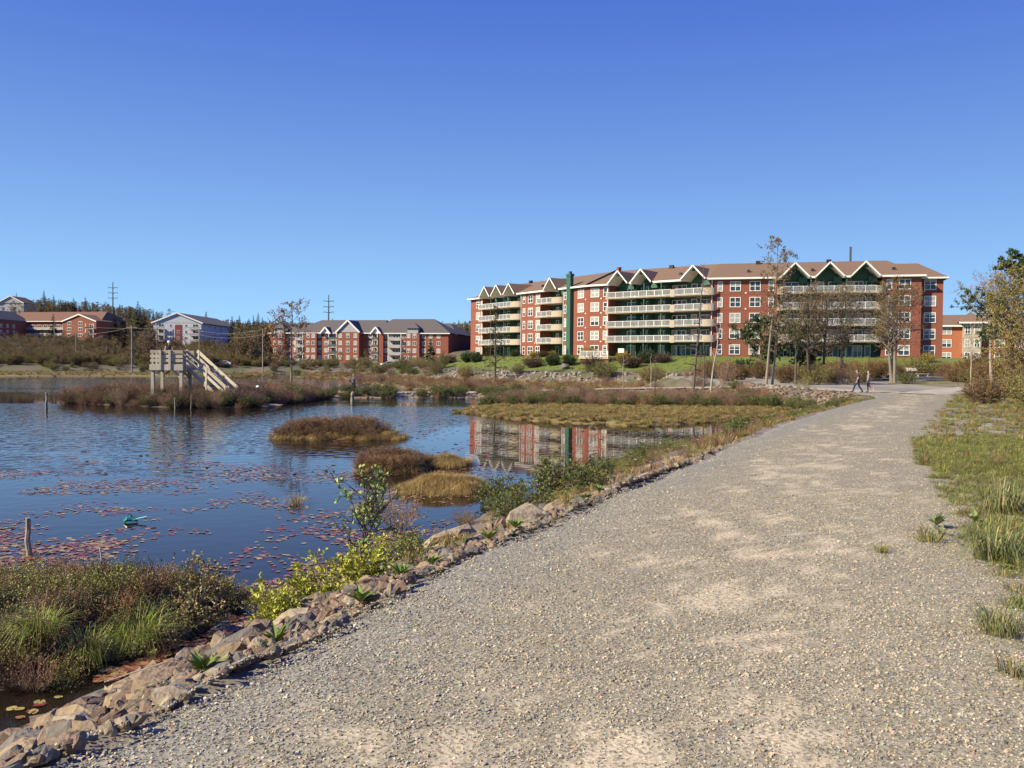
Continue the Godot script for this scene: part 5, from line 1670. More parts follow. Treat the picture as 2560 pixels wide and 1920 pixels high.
	for w in [[-0.532, 352, 1.25], [-0.478, 262, 0.7], [-0.468, 270, 0.62], [-0.462, 330, 1.45], [-0.46, 264, 0.6], [-0.452, 322, 1.6], [-0.45, 300, 1.0], [-0.443, 335, 1.5], [-0.438, 290, 0.9], [-0.434, 328, 1.7], [-0.427, 338, 1.4], [-0.425, 296, 0.8], [-0.325, 342, 1.3], [-0.317, 346, 1.2], [-0.3, 420, 1.3], [-0.29, 425, 1.2]]:
		nth += 1
		plant("spruce", ("dark spruce of the clump between the two left-hand blocks, %s from the left" if w[0] < -0.42 and w[0] > -0.49 else "dark spruce standing by itself before the far blocks, %s from the left") % ORD[nth - 1 if w[0] < -0.42 and w[0] > -0.49 else (0 if w[0] < -0.49 else nth - 11)], "spruce", PL["spruce%d" % (rng.randi() % 4)], G(w[0] * w[1], w[1], -0.3), w[2], null, "clump of dark spruces" if w[0] < -0.42 and w[0] > -0.49 else "lone dark spruces")
	for q in 44:
		var a := lerpf(-0.6, 0.0, (q + rng.randf()) / 44.0)
		var d := rr(470, 600)
		if a < -0.565 and a > -0.61: d = 520
		plant("skyline_spruce", "small pointed spruce on the skyline of the far wooded hill", "spruce", PL["spruce%d" % (rng.randi() % 4)], G(a * d, d, -0.3), rr(0.9, 1.45), null, "spruces along the far skyline")

func trees():
	var tan := [Color(0.33, 0.22, 0.11), Color(0.28, 0.19, 0.09), Color(0.26, 0.21, 0.085), Color(0.36, 0.27, 0.15)]
	var list := [
		["tall_tree", "tallest thin tree with a wispy tuft at its top beside the causeway", 24.45, 83, {"h": 14.0, "r": 0.13, "base": 0.4, "w": 2.0, "n": 26, "subs": 5, "twigs": 4, "leaves": 7, "leaf": 0.14, "form": "round", "up": 0.35, "lean": Vector3(0.075, 0, 0), "cols": tan, "bark": Color(0.30, 0.25, 0.21), "wob": 0.012}, 51],
		["tall_tree", "second slim trunk right beside the tallest tree", 25.15, 83.4, {"h": 9.4, "r": 0.115, "base": 0.42, "w": 1.7, "n": 18, "subs": 5, "twigs": 4, "leaves": 7, "leaf": 0.12, "up": 0.4, "lean": Vector3(0.08, 0, 0), "cols": tan, "bark": Color(0.30, 0.25, 0.21), "wob": 0.015}, 52],
		["dead_tree", "white barkless dead tree with forked top on the marsh edge", 16.94, 74, {"h": 7.3, "r": 0.1, "base": 0.5, "w": 1.5, "n": 9, "subs": 2, "twigs": 1, "leaves": 0, "leaf": 0.1, "up": 1.6, "lean": Vector3(0.13, 0, 0), "cols": tan, "bark": Color(0.52, 0.45, 0.38), "wob": 0.03}, 53],
		["dead_tree", "tall dark dead conifer with drooping bare branches", 15.7, 75, {"h": 12.0, "r": 0.11, "base": 0.2, "w": 1.7, "n": 34, "subs": 3, "twigs": 1, "leaves": 0, "leaf": 0.1, "form": "cone", "up": 0.12, "rise": -0.03, "lean": Vector3(0.075, 0, 0), "cols": tan, "bark": Color(0.16, 0.12, 0.10), "wob": 0.01}, 54],
		["dead_tree", "thin dark dead stem between the dead conifer and white dead tree", 16.5, 74.2, {"h": 5.2, "r": 0.08, "base": 0.3, "w": 0.9, "n": 10, "subs": 2, "twigs": 1, "leaves": 0, "leaf": 0.1, "cols": tan, "bark": Color(0.15, 0.12, 0.10)}, 55],
		["small_birch", "short pale birch stem on the marsh behind the tongue", 9.4, 73, {"h": 4.0, "r": 0.06, "base": 0.35, "w": 0.9, "n": 10, "subs": 2, "twigs": 2, "leaves": 1, "leaf": 0.06, "cols": tan, "bark": Color(0.42, 0.36, 0.3)}, 56],
		["small_birch", "thin dark stick-like tree on the marsh tongue", 11.6, 70, {"h": 3.9, "r": 0.045, "base": 0.2, "w": 0.7, "n": 12, "subs": 2, "twigs": 1, "leaves": 0, "leaf": 0.06, "cols": tan, "bark": Color(0.14, 0.11, 0.09)}, 57],
		["small_birch", "pair-like pale stem just behind the causeway path", 14.8, 92, {"h": 4.6, "r": 0.08, "base": 0.3, "w": 1.0, "n": 9, "subs": 2, "twigs": 2, "leaves": 0, "leaf": 0.06, "cols": tan, "bark": Color(0.4, 0.34, 0.28)}, 58],
		["larch", "sparse dark conifer in front of the block's left wing", -2.95, 150, {"h": 13.2, "r": 0.22, "base": 0.16, "w": 2.3, "n": 34, "subs": 4, "twigs": 3, "leaves": 4, "leaf": 0.22, "form": "cone", "up": 0.1, "rise": -0.02, "cols": [Color(0.10, 0.09, 0.04), Color(0.13, 0.10, 0.04), Color(0.07, 0.07, 0.03)], "bark": Color(0.14, 0.11, 0.09), "wob": 0.006}, 59],
		["budding_tree", "orange-budded tree on the islet right of the platform stairs", -20.1, 78.5, {"h": 7.9, "r": 0.12, "base": 0.3, "w": 2.4, "n": 20, "subs": 5, "twigs": 4, "leaves": 7, "leaf": 0.14, "form": "round", "up": 0.55, "cols": [Color(0.48, 0.25, 0.10), Color(0.40, 0.22, 0.09), Color(0.34, 0.23, 0.09)], "bark": Color(0.26, 0.21, 0.18), "wob": 0.012}, 60],
		["budding_tree", "dark-trunked budding tree, left of the clump behind the walkers", 32.3, 94, {"h": 9.2, "r": 0.17, "base": 0.32, "w": 4.0, "n": 30, "subs": 6, "twigs": 6, "leaves": 9, "leaf": 0.1, "up": 0.7, "cols": tan, "bark": Color(0.12, 0.09, 0.075), "lean": Vector3(-0.03, 0, 0)}, 61],
		["budding_tree", "leaning budding tree in the middle of the clump behind the walkers", 34.2, 95, {"h": 9.0, "r": 0.17, "base": 0.3, "w": 4.2, "n": 30, "subs": 6, "twigs": 6, "leaves": 9, "leaf": 0.1, "up": 0.8, "cols": tan, "bark": Color(0.13, 0.10, 0.085), "lean": Vector3(0.05, 0, 0)}, 62],
		["budding_tree", "grey-stemmed budding tree, right of the clump behind the walkers", 37.0, 97, {"h": 9.4, "r": 0.17, "base": 0.28, "w": 4.2, "n": 30, "subs": 6, "twigs": 6, "leaves": 9, "leaf": 0.1, "up": 0.8, "cols": tan, "bark": Color(0.22, 0.19, 0.16)}, 63],
		["forked_tree", "forked pale-barked tree with brown-olive crown left of the sign", 40.8, 92, {"h": 9.7, "r": 0.22, "base": 0.3, "w": 3.9, "n": 34, "subs": 6, "twigs": 6, "leaves": 11, "leaf": 0.1, "up": 0.75, "cols": [Color(0.25, 0.17, 0.06), Color(0.21, 0.16, 0.05), Color(0.26, 0.20, 0.07)], "bark": Color(0.27, 0.23, 0.19), "lean": Vector3(-0.01, 0, 0)}, 64],
		["budding_tree", "budding tree behind the forked tree's crown", 44.0, 100, {"h": 8.6, "r": 0.16, "base": 0.3, "w": 3.8, "n": 28, "subs": 6, "twigs": 6, "leaves": 9, "leaf": 0.1, "up": 0.7, "cols": tan, "bark": Color(0.2, 0.17, 0.14)}, 65],
		["dead_stump", "broken dark dead trunk beside the causeway behind the walkers", 28.1, 85.5, {"h": 4.4, "r": 0.16, "base": 0.8, "w": 0.3, "n": 3, "subs": 1, "twigs": 0, "leaves": 0, "leaf": 0.1, "cols": tan, "bark": Color(0.13, 0.10, 0.085)}, 66],
		["pink_budded_tree", "pink-budded tree with white trunk at the right", 48.9, 88, {"h": 10.3, "r": 0.16, "base": 0.45, "w": 3.6, "n": 24, "subs": 5, "twigs": 5, "leaves": 6, "leaf": 0.1, "up": 0.8, "lean": Vector3(-0.05, 0, 0), "cols": [Color(0.48, 0.26, 0.20), Color(0.42, 0.22, 0.17), Color(0.46, 0.31, 0.23)], "bark": Color(0.42, 0.36, 0.31)}, 67],
		["thin_birch", "thin white birch stem among the russet bushes", 43.6, 82, {"h": 6.0, "r": 0.06, "base": 0.4, "w": 1.4, "n": 12, "subs": 3, "twigs": 3, "leaves": 2, "leaf": 0.08, "up": 1.0, "cols": tan, "bark": Color(0.5, 0.44, 0.38)}, 68],
		["leafing_tree", "yellow-green leafing tree at the right edge", 31.0, 52, {"h": 6.8, "r": 0.12, "base": 0.12, "w": 3.1, "n": 28, "subs": 6, "twigs": 5, "leaves": 12, "leaf": 0.1, "up": 0.8, "cols": [Color(0.38, 0.34, 0.07), Color(0.32, 0.30, 0.06), Color(0.40, 0.27, 0.09)], "bark": Color(0.26, 0.2, 0.16)}, 69],
		["leafing_tree", "olive leafing tree behind the right-edge tree", 35.4, 60, {"h": 8.2, "r": 0.14, "base": 0.12, "w": 3.6, "n": 28, "subs": 6, "twigs": 5, "leaves": 11, "leaf": 0.11, "up": 0.8, "cols": [Color(0.38, 0.30, 0.08), Color(0.33, 0.29, 0.06), Color(0.27, 0.24, 0.06)], "bark": Color(0.26, 0.2, 0.16)}, 70],
		["leafing_tree", "brown-budded tree right of the white trunk", 41.6, 71, {"h": 6.6, "r": 0.12, "base": 0.15, "w": 2.9, "n": 24, "subs": 5, "twigs": 5, "leaves": 9, "leaf": 0.11, "up": 0.8, "cols": [Color(0.40, 0.26, 0.10), Color(0.35, 0.26, 0.08)], "bark": Color(0.24, 0.19, 0.16)}, 71],
	]
	for w in list: plant(w[0], w[1], "tree", both(tree_shape(w[5], w[4])), G(w[2], w[3], -0.1), 1.0, 0.0)
	var twin := tree_shape(81, {"h": 9.0, "r": 0.18, "base": 0.35, "w": 2.8, "n": 16, "subs": 4, "twigs": 4, "leaves": 5, "leaf": 0.12, "up": 0.8, "cols": tan, "bark": Color(0.27, 0.23, 0.19), "lean": Vector3(-0.09, 0, 0)})
	plant("forked_tree", "leaning left stem of the forked pale-barked pair left of the sign", "tree", both(twin), G(40.55, 92.1, -0.1), 1.0, 0.0)
	var pine := [Color(0.08, 0.13, 0.04), Color(0.10, 0.155, 0.05), Color(0.06, 0.10, 0.035)]
	plant("pine_tree", "low green pine in front of the right wing balconies", "tree", both(tree_shape(82, {"h": 7.0, "r": 0.16, "base": 0.2, "w": 3.4, "n": 26, "subs": 6, "twigs": 5, "leaves": 22, "leaf": 0.2, "up": 0.35, "cols": pine, "bark": Color(0.15, 0.11, 0.09)})), G(30.6, 106, -0.1), 1.0, 0.0)
	plant("pine_tree", "dark pine half hidden in the tree clump", "tree", both(tree_shape(83, {"h": 6.6, "r": 0.16, "base": 0.2, "w": 3.2, "n": 24, "subs": 6, "twigs": 5, "leaves": 22, "leaf": 0.2, "up": 0.4, "cols": pine, "bark": Color(0.15, 0.11, 0.09)})), G(36.0, 108, -0.1), 1.0, 0.0)
	plant("pine_tree", "dark ragged pine rising at the top right edge", "tree", both(tree_shape(84, {"h": 10.0, "r": 0.2, "base": 0.35, "w": 3.4, "n": 28, "subs": 6, "twigs": 5, "leaves": 20, "leaf": 0.17, "up": 0.3, "form": "cone", "cols": pine, "bark": Color(0.15, 0.11, 0.09)})), G(35.9, 62, -0.1), 1.0, 0.0)
	plant("conifer", "small bright green conifer by the parked cars", "tree", both(spruce(85, 8.0, 2.9, [Color(0.06, 0.12, 0.035), Color(0.08, 0.14, 0.04)], 0.4)), G(-21.6, 228, -0.2), 1.0, 0.0)

# ---------------------------------------------------------------- things people made
func platform():
	var o = thing("viewing_platform", "weathered wooden viewing platform with railed stairs on the islet", "platform", P(-24.55, -1.3, 62.2), 0.06)
	var w := 2.3
	var deck := 2.6
	var top := 3.68
	var tone := [Color(1, 1, 1), Color(0.9, 0.88, 0.84), Color(1.06, 1.04, 0.98), Color(0.8, 0.78, 0.74)]
	var board := func(parent, called, a: Vector3, b: Vector3, t: float, hh: float, up = Vector3.UP):
		var g := Geo.new()
		g.bar(a, b, t, hh, pick(tone), up)
		inst(parent, called, g.mesh(), M.timber)
	var h := w / 2
	# legs and braces
	for c in [[-1, -1], [1, -1], [-1, 1], [1, 1]]:
		var x: float = c[0] * (h - 0.16)
		var z: float = c[1] * (h - 0.16)
		board.call(o, "leg", Vector3(x, -0.4, z), Vector3(x, deck - 0.28, z), 0.2, 0.2, Vector3.RIGHT)
		board.call(o, "brace", Vector3(x, deck - 0.95, z + 0.02), Vector3(x - c[0] * 0.6, deck - 0.3, z + 0.02), 0.09, 0.14)
	for c in [-1.0, 1.0]: board.call(o, "brace", Vector3(h - 0.14, deck - 0.95, c * (h - 0.2)), Vector3(h - 0.14, deck - 0.3, c * (h - 0.8)), 0.09, 0.14)
	# joists and deck boards
	for c in [[-h, h, h, h], [-h, -h, h, -h], [-h, -h, -h, h], [h, -h, h, h]]:
		board.call(o, "fascia_board", Vector3(c[0], deck - 0.16, c[1]), Vector3(c[2], deck - 0.16, c[3]), 0.06, 0.4)
	for q in 15:
		var z := -h + 0.08 + q * (w - 0.16) / 14.0
		board.call(o, "deck_board", Vector3(-h + 0.04, deck + 0.06, z), Vector3(h - 0.04, deck + 0.06, z), 0.14, 0.035)
	# guard boards on front, left, rear; the right side keeps a gap for the stairs
	for y in [0.33, 0.63, 0.96]:
		board.call(o, "guard_board", Vector3(-h + 0.04, deck + y, h - 0.03), Vector3(h - 0.02, deck + y, h - 0.03), 0.045, 0.21)
		board.call(o, "guard_board", Vector3(-h + 0.03, deck + y, -h + 0.05), Vector3(-h + 0.03, deck + y, h - 0.07), 0.045, 0.21)
		board.call(o, "guard_board", Vector3(-h + 0.04, deck + y, -h + 0.03), Vector3(h - 0.02, deck + y, -h + 0.03), 0.045, 0.21)
		board.call(o, "guard_board", Vector3(h - 0.03, deck + y, 0.15), Vector3(h - 0.03, deck + y, h - 0.07), 0.045, 0.21)
	for x in [-0.42, 0.25]: board.call(o, "post", Vector3(x, deck - 0.34, h + 0.05), Vector3(x, top, h + 0.05), 0.16, 0.11, Vector3.FORWARD)
	for z in [-0.4, 0.4]: board.call(o, "post", Vector3(-h - 0.05, deck - 0.34, z), Vector3(-h - 0.05, top, z), 0.14, 0.1, Vector3.FORWARD)
	for c in [[h + 0.05, h - 0.3], [h + 0.05, 0.1], [h + 0.05, -h + 0.1]]: board.call(o, "post", Vector3(c[0], deck - 0.34, c[1]), Vector3(c[0], top, c[1]), 0.14, 0.1, Vector3.FORWARD)
	# stairs: down to the right and a little towards the viewer
	var st := Node3D.new()
	st.name = "stairs"
	o.add_child(st)
	var f := Vector3(0.906, 0, 0.42)
	var s := Vector3(-0.42, 0, 0.906)
	var run := 3.7
	var rise := 2.7
	var p0 := Vector3(h + 0.1, deck + 0.05, -0.55)
	var down := f * run + Vector3(0, -rise, 0)
	for e in [-0.58, 0.58]:
		var a: Vector3 = p0 + s * e
		board.call(st, "stringer", a + Vector3(0, -0.15, 0), a + down + Vector3(0, -0.15, 0), 0.06, 0.28)
		board.call(st, "rail_board", a + Vector3(0, 0.55, 0), a + down + Vector3(0, 0.55, 0), 0.05, 0.2)
		board.call(st, "hand_rail", a + Vector3(0, 1.02, 0), a + down * 0.98 + Vector3(0, 1.02, 0), 0.06, 0.24)
		for t in [0.04, 0.5, 0.95]: board.call(st, "post", a + down * t + Vector3(0, -0.9 if t > 0.2 else -0.2, 0), a + down * t + Vector3(0, 1.1, 0), 0.12, 0.12, f)
	for q in 13:
		var c: Vector3 = p0 + f * (run * (q + 0.5) / 13.0) + Vector3(0, -rise * (q + 0.8) / 13.0, 0)
		board.call(st, "tread", c - s * 0.56, c + s * 0.56, 0.26, 0.045)

func tower(label, at: Vector3, hh: float):
	var o = thing("power_pylon", label, "pylon", at)
	var g := Geo.new()
	g.tube([Vector3.ZERO, Vector3(0, hh, 0)], [0.55, 0.2], 8, Color.WHITE)
	inst(o, "mast", g.mesh(), M.steel)
	for q in 3:
		var y: float = hh - 3.0 - q * 2.7
		for s in [-1.0, 1.0]:
			g = Geo.new()
			g.tube([Vector3(0, y - 0.3, 0), Vector3(s * 2.4, y + 0.25, 0)], [0.2, 0.1], 6, Color.WHITE)
			inst(o, "arm", g.mesh(), M.steel)
			g = Geo.new()
			g.tube([Vector3(s * 2.4, y + 0.25, 0), Vector3(s * 2.4, y - 0.6, 0)], [0.09, 0.09], 6, Color.WHITE)
			inst(o, "insulator", g.mesh(), M.dark)

func car(label, at: Vector3, turn: float, paint, van: bool):
	var o = thing("parked_car", label, "car", at, turn)
	var side := PackedVector2Array([Vector2(-2.25, 0.35), Vector2(-2.3, 0.75), Vector2(-2.15, 1.0), Vector2(-1.15, 1.1), Vector2(-0.5, 1.62), Vector2(1.75, 1.68), Vector2(2.15, 1.1), Vector2(2.28, 0.95), Vector2(2.28, 0.35)])
	if not van: side = PackedVector2Array([Vector2(-2.2, 0.3), Vector2(-2.25, 0.65), Vector2(-1.2, 0.9), Vector2(-0.55, 1.38), Vector2(0.9, 1.4), Vector2(1.6, 0.98), Vector2(2.2, 0.9), Vector2(2.22, 0.3)])
	var top: float = 1.66 if van else 1.38
	var g := Geo.new()
	g.extrude(side, -0.88, 0.88, Color.WHITE)
	inst(o, "body", g.mesh(), paint)
	for z in [-0.885, 0.885]:
		for e in [[-0.85, 0.1, -0.42], [0.16, 1.0, 0.16], [1.06, 1.8, 1.06]] if van else [[-0.85, 0.15, -0.5], [0.2, 1.15, 0.2]]:
			g = Geo.new()
			g.extrude(PackedVector2Array([Vector2(e[0], top - 0.56), Vector2(e[1], top - 0.56), Vector2(minf(e[1], 1.7) - 0.04, top - 0.1), Vector2(e[2], top - 0.1)]), z - 0.01, z + 0.01, Color.WHITE)
			inst(o, "window", g.mesh(), M.glass)
	g = Geo.new()
	g.bar(Vector3(-1.16, 1.1, 0) if van else Vector3(-1.2, 0.93, 0), Vector3(-0.54, 1.6, 0) if van else Vector3(-0.58, 1.36, 0), 1.5, 0.03)
	inst(o, "windscreen", g.mesh(), M.glass)
	for x in [-1.4, 1.4]:
		for z in [-0.8, 0.8]:
			var wn := Node3D.new()
			wn.name = "wheel"
			o.add_child(wn, true)
			wn.position = Vector3(x, 0.34, z)
			g = Geo.new()
			g.tube([Vector3(0, 0, -0.12), Vector3(0, 0, 0.12)], [0.34, 0.34], 14, Color.WHITE)
			inst(wn, "tyre", g.mesh(), M.dark)
			g = Geo.new()
			g.tube([Vector3(0, 0, -0.13), Vector3(0, 0, 0.13)], [0.2, 0.2], 10, Color.WHITE)
			inst(wn, "rim", g.mesh(), M.steel)
	for z in [-0.6, 0.6]:
		g = Geo.new()
		g.box(Vector3(-2.29, 0.7, z - 0.18), Vector3(-2.2, 0.88, z + 0.18))
		inst(o, "headlight", g.mesh(), M.white_paint)
	g = Geo.new()
	g.box(Vector3(-2.32, 0.38, -0.8), Vector3(-2.2, 0.55, 0.8))
	inst(o, "bumper", g.mesh(), M.steel)

func street_things():
	tower("tall steel power pylon left of the pale block", P(-208.3, 14, 450), 28.5)
	tower("steel power pylon behind the grey-roofed brick block", P(-89.5, 10, 420), 24.5)
	var tops := []
	for w in [["wooden utility pole with crossarm among spruces on the left", -92.6, 210, 10.2, true], ["wooden utility pole before the brown-roofed block", -175.1, 330, 15.7, false], ["short wooden utility pole left of the crossarm pole", -131.4, 260, 10.0, false], ["wooden utility pole with lamp arm beside the pale block", -108.8, 300, 12.5, true], ["wooden utility pole at the left corner of the pale block", -123.5, 300, 13.2, true], ["grey utility pole left of the grey-roofed brick block", -66.5, 230, 10.5, false]]:
		var at := G(w[1], w[2], -0.3)
		var o = thing("utility_pole", w[0], "utility pole", at)
		var g := Geo.new()
		var hh: float = w[3] - at.y
		g.tube([Vector3.ZERO, Vector3(0, hh, 0)], [0.19, 0.13], 8, Color.WHITE)
		inst(o, "shaft", g.mesh(), M.pole_wood)
		if w[4]:
			g = Geo.new()
			g.box(Vector3(-1.3, hh - 0.6, -0.06), Vector3(1.3, hh - 0.44, 0.06))
			inst(o, "crossarm", g.mesh(), M.pole_wood)
		tops.append(Vector3(w[1], w[3] - 0.3, -w[2]))
	for w in [[3, 4, 0.0, "upper wire between the two poles at the pale block"], [4, 1, 0.0, "wire running left from the pale block's pole"], [3, 5, 0.0, "upper wire running right to the grey pole"], [3, 5, -1.4, "lower wire running right to the grey pole"], [0, 2, 0.0, "wire left of the crossarm pole"], [0, 5, -1.2, "long low wire from crossarm pole to grey pole"]]:
		var g := Geo.new()
		var a: Vector3 = tops[w[0]] + Vector3(0, w[2], 0)
		var b: Vector3 = tops[w[1]] + Vector3(0, w[2], 0)
		var p := []
		var r := []
		for q in 11:
			var t := q / 10.0
			p.append(a.lerp(b, t) + Vector3(0, -4.0 * t * (1.0 - t) * a.distance_to(b) * 0.012, 0))
			r.append(0.03)
		g.tube(p, r, 4, Color.WHITE)
		tag(inst(self, "power_line", g.mesh(), M.pole_wood), w[3], "power line", "overhead wires")
	car("silver sport utility car parked in front by the road bank", G(-34.6, 254, 0.08), 0.35, M.car_paint, true)
	car("white car parked just behind the silver one", G(-37.2, 259, 0.08), 0.5, M.white_paint, true)
	car("dark car parked left of the grey-roofed brick block", G(-81.6, 296, 0.1), 0.2, M.dark, false)
	car("small white car on the road left of the grey utility pole", G(-87, 260, 0.3), 0.1, M.white_paint, false)
	# interpretive sign and bench by the forked tree
	var o = thing("information_sign", "slanted information panel on two dark posts by the forked tree", "sign", G(48.6, 105), -0.15)
	for x in [-0.3, 0.3]:
		var g := Geo.new()
		g.box(Vector3(x - 0.06, -0.1, -0.05), Vector3(x + 0.06, 0.95, 0.05))
		inst(o, "post", g.mesh(), M.dark)
	var pn := Geo.new()
	pn.box(Vector3(-0.6, -0.02, -0.38), Vector3(0.6, 0.03, 0.38), Color.WHITE, Transform3D(Basis(Vector3.RIGHT, 0.55), Vector3(0, 1.02, 0)))
	inst(o, "panel", pn.mesh(), M.concrete)
	o = thing("bench", "grey backless bench right of the information sign", "bench", G(51.4, 108), -0.1)
	for q in 3:
		var g := Geo.new()
		g.box(Vector3(-0.75, 0.42, -0.24 + q * 0.17), Vector3(0.75, 0.48, -0.09 + q * 0.17))
		inst(o, "seat_plank", g.mesh(), M.concrete)
	for x in [-0.55, 0.55]:
		var g := Geo.new()
		g.box(Vector3(x - 0.06, -0.05, -0.2), Vector3(x + 0.06, 0.42, 0.2))
		inst(o, "leg", g.mesh(), M.pole_wood)
	tag(inst(self, "boulder", stone_shape(77, Vector3(0.9, 0.55, 0.7)).mesh(), M.stone_pale, Transform3D(Basis(), G(46.6, 106, 0.2))), "pale boulder left of the information sign", "boulder")
	tag(inst(self, "boulder", stone_shape(78, Vector3(2.2, 1.2, 1.6)).mesh(), M.stone_grey, Transform3D(Basis(), G(-46.5, 268, 0.3))), "grey boulder on the grass left of the parked cars", "boulder")
	tag(inst(self, "boulder", stone_shape(79, Vector3(0.8, 0.6, 0.7)).mesh(), M.stone_grey, Transform3D(Basis(), G(9.6, 156.5, 0.4))), "grey boulder at the foot of the lawn hedge", "boulder")
	# basketball hoop and small road signs
	o = thing("basketball_hoop", "white basketball backboard on a pole by the terrace", "hoop", G(19.0, 150.5), -0.5)
	var hp := Geo.new()
	hp.tube([Vector3.ZERO, Vector3(0, 3.2, 0)], [0.06, 0.06], 6, Color.WHITE)
	inst(o, "pole", hp.mesh(), M.steel)
	hp = Geo.new()
	hp.box(Vector3(-0.55, 2.6, 0.1), Vector3(0.55, 3.35, 0.15))
	inst(o, "backboard", hp.mesh(), M.white_paint)
	hp = Geo.new()
	for q in 12: hp.bar(Vector3(cos(q * TAU / 12) * 0.23, 2.9, 0.4 + sin(q * TAU / 12) * 0.23), Vector3(cos((q + 1) * TAU / 12) * 0.23, 2.9, 0.4 + sin((q + 1) * TAU / 12) * 0.23), 0.03, 0.03)
	inst(o, "rim", hp.mesh(), M.red_siding)
	for w in [["thin road sign left of the parked cars", -49.5, 275], ["white round-topped road sign behind the parked cars", -33.5, 272]]:
		o = thing("road_sign", w[0], "road sign", G(w[1], w[2]))
		var g := Geo.new()
		g.tube([Vector3.ZERO, Vector3(0, 2.4, 0)], [0.04, 0.04], 6, Color.WHITE)
		inst(o, "pole", g.mesh(), M.steel)
		g = Geo.new()
		g.box(Vector3(-0.3, 1.9, 0.04), Vector3(0.3, 2.6, 0.07))
		inst(o, "plate", g.mesh(), M.white_paint)

func snag(label, at: Vector3, h: float, r: float, lean: Vector3, col: Color, called = "snag_post"):
	var g := Geo.new()
	var p := []
	var rad := []
	for q in 7:
		var t := q / 6.0
		p.append(Vector3(0, -0.5 + (h + 0.5) * t, 0) + lean * t + Vector3(rr(-1, 1), 0, rr(-1, 1)) * r * 0.35)
		rad.append(r * (1.15 - 0.4 * t))
	g.tube(p, rad, 8, col)
	g.tube([p[4], p[4] + Vector3(r * 1.6, r, 0)], [r * 0.3, r * 0.15], 5, col)
	return tag(inst(self, called, g.mesh(), M.bark, Transform3D(Basis(), at)), label, "post")

